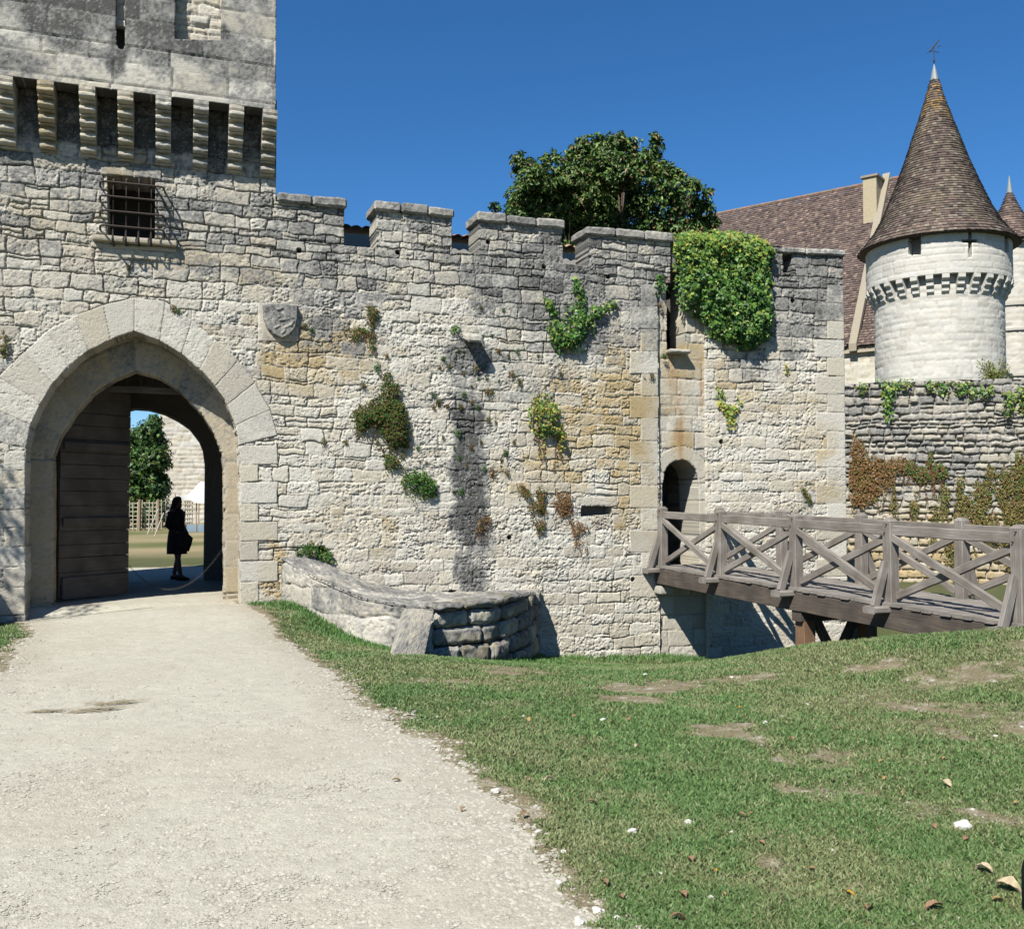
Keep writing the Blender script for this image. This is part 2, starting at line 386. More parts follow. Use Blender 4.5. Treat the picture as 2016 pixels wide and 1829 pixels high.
def mat_wood(name, c1, c2, rough=.8, stain=None):
    c1 = tuple(v*.8 for v in c1); c2 = tuple(v*.8 for v in c2)
    m = bpy.data.materials.new(name); m.use_nodes = True; t = m.node_tree; N = t.nodes; L = t.links
    b = N['Principled BSDF']; b.inputs['Roughness'].default_value = rough; b.inputs['Specular IOR Level'].default_value = .25
    uv = N.new('ShaderNodeUVMap'); mp = N.new('ShaderNodeMapping'); mp.inputs['Scale'].default_value = (1.2, 34, 1); L.new(uv.outputs[0], mp.inputs[0])
    n = N.new('ShaderNodeTexNoise'); n.inputs['Scale'].default_value = 2.2; n.inputs['Detail'].default_value = 6; n.inputs['Roughness'].default_value = .65
    n.inputs['Distortion'].default_value = .4; L.new(mp.outputs[0], n.inputs[0])
    r = N.new('ShaderNodeValToRGB'); r.color_ramp.elements[0].position = .3; r.color_ramp.elements[1].position = .7
    r.color_ramp.elements[0].color = (*c1, 1); r.color_ramp.elements[1].color = (*c2, 1); L.new(n.outputs[0], r.inputs[0]); out = r.outputs[0]
    g = N.new('ShaderNodeNewGeometry')
    n2 = N.new('ShaderNodeTexNoise'); n2.inputs['Scale'].default_value = 3; n2.inputs['Detail'].default_value = 5; L.new(g.outputs['Position'], n2.inputs[0])
    mr = N.new('ShaderNodeMapRange'); mr.inputs[1].default_value = .35; mr.inputs[2].default_value = .65; L.new(n2.outputs[0], mr.inputs[0])
    x = N.new('ShaderNodeMix'); x.data_type = 'RGBA'; L.new(out, x.inputs[6]); x.inputs[7].default_value = (*(stain or tuple(v*.6 for v in c1)), 1)
    mm = N.new('ShaderNodeMath'); mm.operation = 'MULTIPLY'; mm.inputs[1].default_value = .6; L.new(mr.outputs[0], mm.inputs[0]); L.new(mm.outputs[0], x.inputs[0])
    L.new(x.outputs[2], b.inputs['Base Color'])
    u = N.new('ShaderNodeBump'); u.inputs['Strength'].default_value = .7; u.inputs['Distance'].default_value = .006; L.new(n.outputs[0], u.inputs['Height']); L.new(u.outputs[0], b.inputs['Normal'])
    return m
M_wood = mat_wood('weathered_oak', (.135, .117, .098), (.32, .295, .265), stain=(.075, .06, .046))
M_deck = mat_wood('weathered_planks', (.16, .14, .12), (.34, .315, .28))
M_beamw = mat_wood('dark_timber', (.05, .04, .033), (.15, .12, .095), stain=(.03, .026, .023))
M_postw = mat_wood('brown_timber', (.16, .09, .045), (.30, .18, .10), stain=(.07, .045, .03))
M_door = mat_wood('old_door_wood', (.07, .058, .048), (.135, .112, .092), rough=.9)
# ------------------------------------------------------------------ main wall frame: gate tower and curtain wall share one face
P0 = zat(485, 1188, 0); FW = Frame(P0, 71)
# ------------------------------------------------------------------ terrain
TP = np.array([(0,0,0),(-5,1,0),(4,2,0),(9,2,.1),(0,5,0),(-4,6,0),(3,5,0),(6,6,.14),(9,7,.3),(-9,6,0),(-9,11,-.05),
 (-4,10,0),(-6,12,-.05),(-7.3,13.6,-.15),(-9,13,-.2),(-4.1,14.8,0),(-3.3,14.6,0),(-3.1,13.6,-.06),(-2.83,14.0,-.12),(-2.45,13.5,-.26),(-2.1,13.2,-.34),(-1.67,13.05,-.41),(-1,12.8,-.49),(-.2,14,-.75),(.35,16,-.97),
 (.6,16.5,-1.1),(1.7,16.9,-1.18),(3.2,17.2,-1.26),(1,10,-.2),(2,12,-.48),(0,12,-.42),(-1.4,11,-.16),(-2.5,10,-.05),(3,9,-.05),(4.2,8.4,.08),(1.5,14.5,-.88),(3.2,14.4,-.88),
 (3.9,12.9,-.47),(4.35,11.8,-.17),(4.9,11,.04),(5.5,10.25,.23),(6.4,9.6,.31),(8,9.5,.4),(10.5,9.5,.45),(4.1,14.6,-1.0),(4.7,13.3,-.9),(5.3,12.3,-.6),(6.4,11.6,-.4),
 (4.6,15.6,-1.5),(6.5,15,-1.7),(9,14,-1.7),(11,18,-1.7),(7,20,-1.5),(13,22,-.7),(9,22.6,-.7),(7,23,-.9),(16,20,-.9),(0,7.5,-.03),(2.5,7,0),(5,8,.13)])
def _U(r): return np.where(r > 1e-9, r*r*np.log(r+1e-12), 0)
_n = len(TP); _A = np.zeros((_n+3, _n+3)); _D = np.hypot(TP[:, None, 0]-TP[None, :, 0], TP[:, None, 1]-TP[None, :, 1])
_A[:_n, :_n] = _U(_D)+np.eye(_n)*.02; _A[:_n, _n] = 1; _A[:_n, _n+1:] = TP[:, :2]; _A[_n, :_n] = 1; _A[_n+1:, :_n] = TP[:, :2].T
_w = np.linalg.solve(_A, np.concatenate([TP[:, 2], np.zeros(3)]))
def wallq(X, Y):                            # position along the wall line and distance in front of it
    dx = X-FW.O[0]; dy = Y-FW.O[1]; return dx*FW.d[0]+dy*FW.d[1], dx*FW.n[0]+dy*FW.n[1]
def ground(X, Y):
    X = np.asarray(X, float); Y = np.asarray(Y, float)
    xc = np.clip(X, -10, 17); yc = np.clip(Y, -1, 24)
    z = np.full(X.shape, _w[_n])+_w[_n+1]*xc+_w[_n+2]*yc
    for i in range(_n): z = z + _w[i]*_U(np.hypot(xc-TP[i, 0], yc-TP[i, 1]))
    z = z*(1-sm(0, 14, np.hypot(X-xc, Y-yc)))
    s, q = wallq(X, Y)
    back = np.where(s < 7.0, sm(.1, .5, -q), sm(1.4, 2.2, -q))*(1-sm(10.2, 11., s))           # the courtyard and gate passage behind the wall are level
    return z*(1-back)
def gz(x, y): return float(ground(np.array([x]), np.array([y]))[0])
# path outline on the ground
PR = [(1290,1900),(1190,1829),(1100,1780),(1040,1700),(1000,1600),(940,1540),(880,1480),(780,1425),(700,1378),(660,1325),(620,1288),(560,1240),(520,1212),(476,1190)]
PL = [(66,1236),(62,1262),(28,1290),(20,1325),(-10,1365),(-90,1400),(-300,1460)]
path_poly = [tuple(zat(x, y, 0)[:2]) for x, y in PR]
_pb = [tuple(FW.pt(a, 0, -o)[:2]) for a, o in ((-.1, .2), (-.1, 5.2), (1.5, 9), (2.5, 40), (-14, 40), (-5, 9), (-3.3, 5.2), (-3.3, .2))]
path_poly = np.array(path_poly+_pb[:3]+_pb[5:]+[tuple(zat(x, y, -.1)[:2]) for x, y in PL]+[(-9, 3), (-8, -4), (4, -4), (2.6, 2.2)])
def pathd(X, Y):                            # signed: >0 inside
    X = np.asarray(X, float); Y = np.asarray(Y, float); sh = X.shape; X = X.ravel(); Y = Y.ravel()
    d, _, _ = pdist(X.copy(), Y.copy(), path_poly); i = inpoly(X, Y, path_poly)
    d = np.where(i, d, -d) + .13*(fbm(X*2.3, Y*2.3, 201, 4)-.5)*2 + .05*(vn(X*13, Y*13, 202)-.5)*2
    return d.reshape(sh)
BARE = [(1010,1318,.5,.28,1.),(1270,1358,.55,.25,1.),(1240,1375,.4,.15,1),(1450,1335,.7,.12,.8),(1440,1440,.35,.16,.9),(1600,1490,.3,.12,.8),(1560,1555,.12,.05,.9),
 (1800,1395,.5,.2,.75),(1900,1330,.6,.25,.7),(1990,1430,.5,.3,.8),(1960,1330,.6,.2,.7),(1740,1370,.4,.2,.6),(1860,1440,.3,.15,.7),(1990,1610,.3,.1,.8),(1520,1730,.2,.06,.5),(1680,1560,.35,.1,.6),
 (900,1535,.3,.12,.8),(1330,1345,.4,.12,.8),(880,1340,.5,.12,.8),(990,1385,.25,.08,.5),(1800,1600,.3,.1,.5),(570,1205,.3,.12,.6),(1500,1700,.15,.06,.7),(1690,1740,.15,.06,.6),(1720,1310,.4,.1,.7)]
def _g(x, y):                               # ray to terrain
    z = 0.
    for _ in range(14):
        p = zat(x, y, z); z = .5*z+.5*gz(p[0], p[1])
    return p
_B = [(*_g(x, y)[:2], a, b, c) for x, y, a, b, c in BARE]
def bare(X, Y):
    n = fbm(X*1.6, Y*1.6, 210, 4); n2 = fbm(X*6, Y*6, 215, 3)
    t = sm(.53, .70, n*.75+n2*.25)*.6*(.35+.65*sm(1.5, 4.5, X))
    for x, y, a, b, c in _B:
        q = np.hypot((X-x)/a, (Y-y)/(b*2.2)) + (n2-.5)*1.9
        t = np.maximum(t, c*(1-sm(.15, 1.35, q)))
    pd = pathd(X, Y)
    t = np.maximum(t, (1-sm(0, .22, -pd + (n2-.5)*.3)))
    return t
def dryness(X, Y): return np.clip(sm(.40, .66, fbm(X*.9+4, Y*.9, 230, 4)*.6+fbm(X*4, Y*4, 233, 3)*.4)+.75*np.exp(-((Y-8.2)/2.6)**2)*sm(.5, 3, X)*fbm(X*2.2, Y*2.2, 235, 3), 0, 1)
def soilcol(X, Y):
    b = bare(X, Y); n = fbm(X*14, Y*14, 240, 3); n2 = vn(X*60, Y*60, 243); dr = dryness(X, Y)
    g = mix(np.array([.075, .10, .038])*np.ones(X.shape+(3,)), np.array([.16, .135, .07]), .35*dr+.3*n)
    s = mix(np.array([.23, .19, .12])*np.ones(X.shape+(3,)), np.array([.36, .31, .235]), sm(.45, .8, n))
    s = mix(s, np.array([.55, .52, .45]), sm(.84, .88, n2)*sm(.5, .7, n))
    c = mix(g, s, sm(.25, .7, b+(n-.5)*.5))
    c = mix(c, g*.9, sm(13.5, 16, Y)*(X > 0)*.9)
    far = sm(24, 32, Y)*(X < 0)
    lawn = mix(np.array([.13, .145, .05])*np.ones(X.shape+(3,)), np.array([.36, .29, .17]), sm(.35, .62, fbm(X*.15, Y*.35, 250, 4)))
    return mix(c, lawn, far)
def axis(a0, a1, d, lo_, hi, g=1.16):
    c = list(np.arange(a0, a1+1e-6, d)); s = d; x = a1
    while x < hi: s *= g; x += s; c.append(x)
    s = d; x = a0
    while x > lo_: s *= g; x -= s; c.insert(0, x)
    return np.array(c)
gx = axis(-8.2, 8.6, .045, -900, 900); gy = axis(2.4, 18, .045, -300, 1500)
GX, GY = np.meshgrid(gx, gy); 
def bumps(X, Y): return (.035*(fbm(X*1.1, Y*1.1, 260, 3)-.5)+.018*(fbm(X*7, Y*7, 263, 3)-.5))*np.exp(-np.maximum(0, np.hypot(X, Y-10)-12)/8)
pdm = pathd(GX, GY)
GZ = ground(GX, GY)+bumps(GX, GY)*(1-sm(-.1, .1, pdm)*.8)-.012*sm(.0, .15, pdm)
ix = np.arange(GX.size).reshape(GX.shape)
FG = np.stack([ix[:-1, :-1], ix[:-1, 1:], ix[1:, 1:], ix[1:, :-1]], -1).reshape(-1, 4)
obj('ground', np.stack([GX, GY, GZ], -1).reshape(-1, 3), FG, M_soil, col=soilcol(GX, GY).reshape(-1, 3), smooth=True, kind='structure')
# gravel path: its own sheet on top
qx = axis(-8.2, 3.2, .035, -14, 5, 1.1); qy = axis(2.6, 20.5, .035, -6, 30, 1.1)
QX, QY = np.meshgrid(qx, qy); qd = pathd(QX, QY)
QZ = ground(QX, QY)+bumps(QX, QY)*.2+.006*(fbm(QX*18, QY*18, 270, 3)-.5)*2 + .001
qk = ((qd[:-1, :-1]+qd[1:, 1:])/2 > 0)
ix = np.arange(QX.size).reshape(QX.shape); FQ = np.stack([ix[:-1, :-1], ix[:-1, 1:], ix[1:, 1:], ix[1:, :-1]], -1)[qk]
n1 = fbm(QX*.8, QY*.8, 280, 4); n2 = fbm(QX*9, QY*9, 285, 4); n3 = vn(QX*40, QY*40, 288)
pc = mix(np.array([.50, .477, .39])*np.ones(QX.shape+(3,)), np.array([.46, .425, .335]), sm(.4, .7, n1)*.6)
pc = mix(pc, np.array([.37, .32, .25]), (1-sm(0, .5, qd))*.55*n2*1.6); pc = pc*(.90+.2*n2)[..., None]*(.95+.1*n3)[..., None]
u, inv = np.unique(FQ, return_inverse=True)
obj('gravel_path', np.stack([QX, QY, QZ], -1).reshape(-1, 3)[u], inv.reshape(FQ.shape), M_gravel, col=pc.reshape(-1, 3)[u], smooth=True, kind='structure')

# ------------------------------------------------------------------ gate tower and curtain wall face
sT = FW.px(543, 420)[0]; sE = FW.px(1297, 800)[0]; sE2 = FW.px(1320, 500)[0]
def ztop(y, x, o=0.): return FW.px(x, y, o)[1]
# merlons: (x left, x right, y top of body, y sill)
MER = [(543, 678, 404), (741, 890, 422), (943, 1108, 444), (1158, 1320, 470)]
SILL = [486, 497, 519]
mer = []
for a, b, y in MER: mer.append((FW.px(a, y)[0], FW.px(b, y)[0], ztop(y, (a+b)/2)))
sil = [ztop(486, 706), ztop(498, 915), ztop(521, 1133)]
mer[0] = (sT, mer[0][1], mer[0][2])
zov = FW.px(1308, 544)[1]
def topf(x):
    t = np.full(x.shape, 7.95)
    t = np.where(x > sT, 0, t)
    for k, s_ in enumerate(sil): t = np.where((x > mer[k][1]) & (x < mer[k+1][0]), s_, t)
    for a, b, z in mer: t = np.where((x >= a) & (x <= b), z, t)
    t = np.where(x > sE2, -9, t)
    return t
gateA = FW.poly([(51,1300),(50,1000),(49,942),(51,881),(61,833),(81,792),(110,748),(162,699),(211,671),(264,653),(308,668),(357,697),(406,739),(438,780),(461,833),(468,865),(471,914),(473,1300)])
win = FW.poly([(211,345),(306,352),(305,470),(212,466)])
slot = FW.poly([(1144,996),(1205,997),(1205,1012),(1144,1017)])
hole1 = FW.poly([(617,1076),(640,1074),(642,1088),(628,1092)])
drain = FW.poly([(871,1164),(898,1161),(899,1176),(868,1178)])
over = np.array([[sE, -3], [sE2+.3, -3], [sE2+.3, zov], [sE, zov]])
put = [np.array([[a+.045*math.cos(t), b+.045*math.sin(t)] for t in np.linspace(0, 6.28, 9)[:-1]]) for a, b in (FW.px(589, 493), FW.px(783, 497), FW.px(1071, 526), FW.px(1198, 545), FW.px(961, 477), FW.px(1246, 1141), FW.px(1003,1058))]
VI = [(51,881),(61,837),(81,794),(104,756),(134,722),(175,691),(217,669),(264,653),(314,671),(357,697),(394,727),(424,760),(447,797),(463,838),(469,877)]
VE = [(-35,866),(-27,796),(-4,742),(48,692),(93,652),(147,622),(204,600),(264,585),(325,593),(378,630),(423,668),(470,709),(502,754),(532,806),(546,857)]
vst = []
for j in range(14):
    vst.append(FW.poly([VI[j], VI[j+1], VE[j+1], VE[j]]))
qy_ = [877, 916, 950, 992, 1028, 1066, 1105, 1146, 1200]
for j in range(8):
    xr = 547 if j % 2 == 0 else 509
    vst.append(FW.poly([(470, qy_[j]), (xr, qy_[j]-1), (xr, qy_[j+1]-2), (472, qy_[j+1])]))
    xl = -20 if j % 2 else 8
    vst.append(FW.poly([(50, qy_[j]+10), (xl, qy_[j]+12), (xl, qy_[j+1]+12), (50, qy_[j+1]+10)]))
vst += [FW.poly([(178,477),(348,489),(347,497),(178,487)]), FW.poly([(200,487),(325,497),(325,514),(200,505)]),       # window sill blocks
        FW.poly([(198,328),(262,328),(262,348),(198,344)]), FW.poly([(262,328),(318,334),(318,355),(262,348)]),
        FW.poly([(1135,978),(1215,978),(1215,996),(1135,996)]), FW.poly([(508,597),(588,600),(588,672),(508,672)])]
# quoins at the right end of the curtain
yq = 560
for j in range(14):
    y2 = yq+44; xl = 1240 if j % 2 else 1262
    vst.append(FW.poly([(xl, yq), (1296, yq), (1296, y2), (xl, y2)])); yq = y2
def S_(x, y): return FW.px(x, y)
def bl(L, fr=FW):
    o = []
    for x, y, rx, ry, a in L:
        s, z = fr.px(x, y); o.append((s, z, rx/fr.k, ry/fr.k, a))
    return o
FW.k = 112.
OCH = bl([(620,690,120,70,.9),(590,745,90,40,.7),(560,640,60,50,.5),(1180,830,150,110,.75),(1250,960,60,90,.5),(1120,760,80,60,.4),(1230,700,60,60,.5),(1090,920,90,60,.45),(500,540,60,60,.35),(300,500,90,30,.45),(250,320,40,60,.4),(60,430,120,60,.2),(540,1130,30,60,.6),(1000,960,60,40,.3),(700,1030,80,60,.25)])
GRB0 = None
GRB = bl([(60,330,80,60,.35),(430,470,120,90,.42),(300,560,120,30,.25),(20,460,60,60,.3),(935,700,60,50,.8),(600,600,90,60,.35),(1010,740,120,70,.3),(1180,640,150,70,.35),(680,660,120,60,.3),(540,450,40,160,.4)])
def wallgrey(x, y):
    s660 = FW.px(543, 640)[1]
    n = fbm(x*.9, y*1.2, 301, 4)
    cur = sm(3.9, 5.6, y+(n-.5)*1.6)*(.62+.85*(n-.42))*sm(sT-1.9, sT+.8, x)
    tow = .16+.36*sm(4.6, 7.2, y)*n*1.7+.3*(n-.5)
    g = np.maximum(cur, tow*(1-sm(sT-.4, sT+.6, x)))
    g = np.maximum(g, (x < sT)*sm(6.75, 7.1, y+(n-.5)*.3)*1.5)  # wall behind the corbels blackened: gap shade painted into the stone colour
    g = np.maximum(g, blobs(x, y, GRB))
    s9, z9 = FW.px(926, 930); e9 = np.abs(x-s9-.10*sm(0, -1.5, y-z9))+.42*(fbm(x*4, y*2.4, 77, 4)-.5)
    stn = sm(.42, .12, e9)*sm(FW.px(926, 690)[1], FW.px(926, 850)[1], y)*(.45+1.0*fbm(x*5, y*3, 78, 4))*sm(-.3, .2, y+.2)
    g = np.maximum(g, stn*1.15)
    low = .22*sm(-1.1, -.3, -np.abs(y-.2))*0
    return np.clip(g+low+.07, 0, 1.3)
def flushm(x, y): return sm(.37, .57, fbm(x*1.1+3, y*1.3, 311, 4)+.16*sm(3.0, .8, y)*(x > .6)-.10*sm(3.5, 5, y))
def wallcol(x, y, d, sid):
    oc = blobs(x, y, OCH)
    return stonecol(x, y, d, sid, wallgrey(x, y), oc*1.25+.03, seed=3, flush=flushm(x, y))
def cls(x, y):
    c = np.where(x < sT, 0, 1)
    for k, (a, b, z) in enumerate(mer):
        zl = sil[0] if k == 0 else (max(sil[k-1], sil[min(k, 2)]))
        c = np.where((x > a-.01) & (x < b+.01) & (y > zl) & (x > sT), 2+k, c)
    return c
def skf(x, y):
    t = np.full(x.shape, .62)
    t = np.where((x < .3) & (x > -3.6) & (y < 4.4) & (y > -1), .6, t)     # gate reveal
    w = (x > win[:, 0].min()-.1) & (x < win[:, 0].max()+.1) & (y > 4.6) & (y < 6.8); t = np.where(w, .75, t)
    t = np.where(y < -1.5, .1, t)
    return t
parts = masonry(FW, -5.0, sE2+.02, -1.6, 8.0, .0108, wallcol, ch=(.165, .265), ww=(.19, .41), jd=.042, seed=3, top=topf,
    holes=[gateA, win, slot, hole1, drain, over]+put, stones=vst, skirt=skf, warp=.030, split=.20, jw=.0135, classes=cls, jmod=lambda x, y: 1-.85*flushm(x, y))
tower = thing('gate_tower', 'tall grey-white stone gatehouse tower with pointed arch gateway and machicolations', 'gatehouse', tuple(FW.pt(-2.3, 0, -2.5)))
curtain = thing('curtain_wall', 'long crenellated stone wall with dark weather stain between gatehouse and footbridge', 'wall', tuple(FW.pt(3.8, -1.1, -.3)))
V, F, c = parts[0]; obj('wall', V, F, M_stone, tower, col=c)
V, F, c = parts[1]; obj('wall', V, F, M_stone, curtain, col=c)
mtop = [(543, 680), (727, 894), (919, 1113), (1134, 1321)]
for k in range(4):
    V, F, c = parts[2+k]; m = obj('merlon', V, F, M_stone, curtain, col=c)
    a, b, z = mer[k]; a2 = a-(.0 if k == 0 else .05); b2 = b+.035
    n = 3 if k else 2; cuts = np.linspace(a2+(.012 if k == 0 else 0), b2, n+1)
    mb = MB()
    for j in range(n):
        P, F2, s_, z_, o_ = boxmesh(FW, cuts[j]+.004, cuts[j+1]-.004, z-.01, z+.15+.012*((j*7+k) % 3-1), .07, -.70, .03, .014, .035, seed=50+k*5+j, slope=-.03)
        cc = stonecol(s_+o_*.8, z_+o_*.6, np.full(s_.shape, .1), np.full(s_.shape, 91*k+17*j+3, dtype=np.int64), np.full(s_.shape, .72), .05, seed=60+k)
        mb.add(P, F2, cc)
    mb.build('coping', M_stone, m)
# stone spout
mb = MB(); s0, z0_ = FW.px(925, 662)
P, F2, s_, z_, o_ = boxmesh(FW, s0-.13, s0+.13, z0_-.06, z0_+.07, -.05, .32, .03, .018, .05, seed=77, slope=-.25)
k_ = 1-.35*np.clip((o_-.05)/.3, 0, 1); 
mb.add(P, F2, stonecol(s_+o_, z_+o_, np.full(s_.shape, .1), np.full(s_.shape, 71, dtype=np.int64), np.full(s_.shape, .3), .05, seed=8)); mb.build('water_spout', M_stone, curtain)
# back of openings: dark interior of the wall thickness
def backbox(name, fr, s0, s1, z0, z1, o0, o1, parent, mat=M_stone, col=(.2, .19, .17)):
    V = [fr.pt(s, z, o) for s in (s0, s1) for z in (z0, z1) for o in (o0, o1)]
    F = [(0, 1, 3, 2), (4, 6, 7, 5), (0, 4, 5, 1), (2, 3, 7, 6), (0, 2, 6, 4), (1, 5, 7, 3)]
    return obj(name, V, F, mat, parent, col=col)
backbox('core', FW, sT+.02, sE+.02, -1.6, sil[2]-.12, -.30, -.64, curtain)
# ------------------------------------------------------------------ gate: second order, passage
gateB = FW.poly([(104,1300),(105,902),(122,857),(150,812),(183,776),(227,748),(268,731),(308,741),(349,768),(390,808),(418,849),(436,894),(440,922),(439,1300)], -.6)
bs = []
gi = [tuple(p) for p in gateB[1:-1]]
cen = np.array([gateB[:, 0].mean(), 1.9])
ge = [tuple(np.array(p)+(np.array(p)-cen)/np.linalg.norm(np.array(p)-cen)*.48) for p in gi]
for j in range(len(gi)-1): bs.append(np.array([gi[j], gi[j+1], ge[j+1], ge[j]]))
for j in range(5):
    z_a = gateB[1][1]-.02-j*.42; a = gateB[0][0]; b = gateB[-1][0]
    bs.append(np.array([[a-.5, z_a-.42], [a, z_a-.42], [a, z_a], [a-.5, z_a]])); bs.append(np.array([[b, z_a-.42], [b+.5, z_a-.42], [b+.5, z_a], [b, z_a]]))
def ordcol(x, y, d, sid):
    return stonecol(x, y, d, sid, np.full(x.shape, .22)+.35*sm(1.8, 3.4, y)*fbm(x*3, y*3, 9), np.full(x.shape, .42), seed=9, base=np.array([.45, .40, .32]))  # darker base, greyer towards the crown: shade of the arch put into the colour
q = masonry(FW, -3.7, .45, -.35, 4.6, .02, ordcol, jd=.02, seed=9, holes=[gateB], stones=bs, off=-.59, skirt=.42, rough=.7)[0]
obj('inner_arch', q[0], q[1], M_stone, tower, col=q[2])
# passage: a thick ring of masonry behind, with a rounded vault, and the rear arch
def arch(sl, sr, zs, zc, n=14, zb=-.3):
    cx = (sl+sr)/2; r = (sr-sl)/2
    return [(sl, zb)]+[(cx-r*math.cos(t), zs+(zc-zs)*math.sin(t)) for t in np.linspace(0, math.pi, n)]+[(sr, zb)]
def ring(name, outer, inner, o0, o1, parent, col=(.30, .28, .24), n=None):
    """wall slab with an arched hole, from depth o0 to o1: outer box (s0, s1, z0, z1)"""
    s0, s1, z0, z1 = outer; A = inner; V = []; F = []; m = len(A)
    out = []
    for (s, z) in A:
        out.append((s0 if s < (A[0][0]+A[-1][0])/2-.4*(A[-1][0]-A[0][0]) else (s1 if s > (A[0][0]+A[-1][0])/2+.4*(A[-1][0]-A[0][0]) else s0+(s1-s0)*(s-A[0][0])/(A[-1][0]-A[0][0])), z))
    outl = []
    for k, (s, z) in enumerate(A):
        t = k/(m-1)
        if k in (0,): outl.append((s0, z0))
        elif k == m-1: outl.append((s1, z0))
        else: outl.append((s0+(s1-s0)*(k-1)/(m-3), z1))
    for o in (o0, o1):
        for s, z in A: V.append(FW.pt(s, z, o))
        for s, z in outl: V.append(FW.pt(s, z, o))
    for k in range(m-1):
        F.append((k, k+1, m+k+1, m+k)); F.append((2*m+k, 3*m+k, 3*m+k+1, 2*m+k+1))
        F.append((k, 2*m+k, 2*m+k+1, k+1)); F.append((m+k, m+k+1, 3*m+k+1, 3*m+k))
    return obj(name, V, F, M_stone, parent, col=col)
ZT = 11.6
ring('passage_vault', (-4.95, sT-.03, -.4, ZT), arch(-3.15, .12, 2.4, 4.15), -1.35, -4.7, tower, col=(.13, .12, .105))  # passage and rear arch coloured dark, deepening the gateway shade by colour
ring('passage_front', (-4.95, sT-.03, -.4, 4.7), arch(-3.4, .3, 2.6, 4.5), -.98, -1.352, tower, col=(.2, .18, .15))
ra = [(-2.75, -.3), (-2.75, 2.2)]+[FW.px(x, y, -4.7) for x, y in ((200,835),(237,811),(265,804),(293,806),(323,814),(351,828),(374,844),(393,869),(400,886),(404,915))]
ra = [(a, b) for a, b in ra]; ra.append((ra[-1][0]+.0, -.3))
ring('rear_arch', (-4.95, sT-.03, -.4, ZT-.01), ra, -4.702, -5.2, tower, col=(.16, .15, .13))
backbox('side_wall', FW, -5.0, -4.9, -.4, ZT-.02, -.5, -5.2, tower, col=(.42, .40, .36)); backbox('side_wall', FW, sT-.1, sT, -.4, ZT-.02, -.5, -5.21, tower, col=(.42, .40, .36))
# portcullis beam with bars behind the arch
za = FW.px(265, 768, -1.15)[1]
mb = MB(); v, f, u_ = beam(FW.pt(-3.0, za, -1.12), FW.pt(-.1, za, -1.12), .12, .10); mb.add(v, f, uv=u_)
pcl = mb.build('portcullis', M_beamw, tower)
mb = MB()
for x in (222, 249, 277, 300, 330):
    s_ = FW.px(x, 755, -1.12)[0]; v, f = tube([FW.pt(s_, za, -1.12), FW.pt(s_, za+.6, -1.12)], .018, 6); mb.add(v, f)
mb.build('bar', M_iron, pcl)
# wooden gate leaf, swung inwards
A_ = FW.pt(-2.78, 0, -1.05); B_ = at(250, 1172, 16.2)
ddir = (B_-A_); ddir[2] = 0; Ld = np.linalg.norm(ddir); ddir /= Ld; dn = np.array([ddir[1], -ddir[0], 0])
door = thing('door', None, None, tuple(A_)); door.parent = tower; door.location = tuple(A_-np.array(tower.location))
for k_ in ('label', 'category'):
    if k_ in door: del door[k_]
mb = MB(); z = .06; k = 0
while z < 3.3:
    h = .19+.05*((k*37) % 5)/5; z1_ = min(z+h, 3.35)
    v, f, u_ = beam(A_+np.array([0, 0, (z+z1_)/2]), A_+ddir*Ld+np.array([0, 0, (z+z1_)/2]), .05, h-.008, ch=.004, seg=3); mb.add(v+dn*.004*((k*3) % 4-1.5), f, uv=u_); z = z1_; k += 1
v, f, u_ = beam(A_-dn*.03+np.array([0, 0, 1.7]), A_-dn*.03+ddir*(Ld-.01)+np.array([0, 0, 1.7]), .02, 3.3); mb.add(v, f, uv=u_)
mb.build('planks', M_door, door)
for z in (.22, 1.25, 2.45):
    v, f, u_ = beam(A_+dn*.05+np.array([0, 0, z])+ddir*.04, A_+dn*.05+ddir*(Ld-.03)+np.array([0, 0, z]), .05, .13 if z > .3 else .34); MB().add(v, f, uv=u_).build('ledge', M_door, door)
# chain across the gateway
ch = MB(); a = np.array([*at(253, 1112, 16.25)]); b = FW.pt(-.22, .95, -1.15); n = 64
for i in range(n):
    t = (i+.5)/n; p = a*(1-t)+b*t; p[2] -= .60*4*t*(1-t)
    t2 = t+.02; q2 = a*(1-t2)+b*t2; q2[2] -= .60*4*t2*(1-t2); dd = (q2-p)/np.linalg.norm(q2-p)
    sd = np.cross(dd, [0, 0, 1]) if i % 2 else np.cross(np.cross(dd, [0, 0, 1]), dd); sd = sd/np.linalg.norm(sd)
    L_ = 1.1*np.linalg.norm(a-b)/n*1.15; pts = [p+dd*L_*.8*math.cos(w)+sd*.017*math.sin(w) for w in np.linspace(0, 2*math.pi, 9)]
    v, f = tube(pts, .0022, 5, cap=False); ch.add(v, f, (.3, .29, .27))
M_chain = mat_attr('steel_chain', .5, spec=.5, col=(.05, .048, .045), metal=.3)
tag(ch.build('chain', M_chain), 'thin metal chain hanging in a curve across the shaded gateway', 'chain')
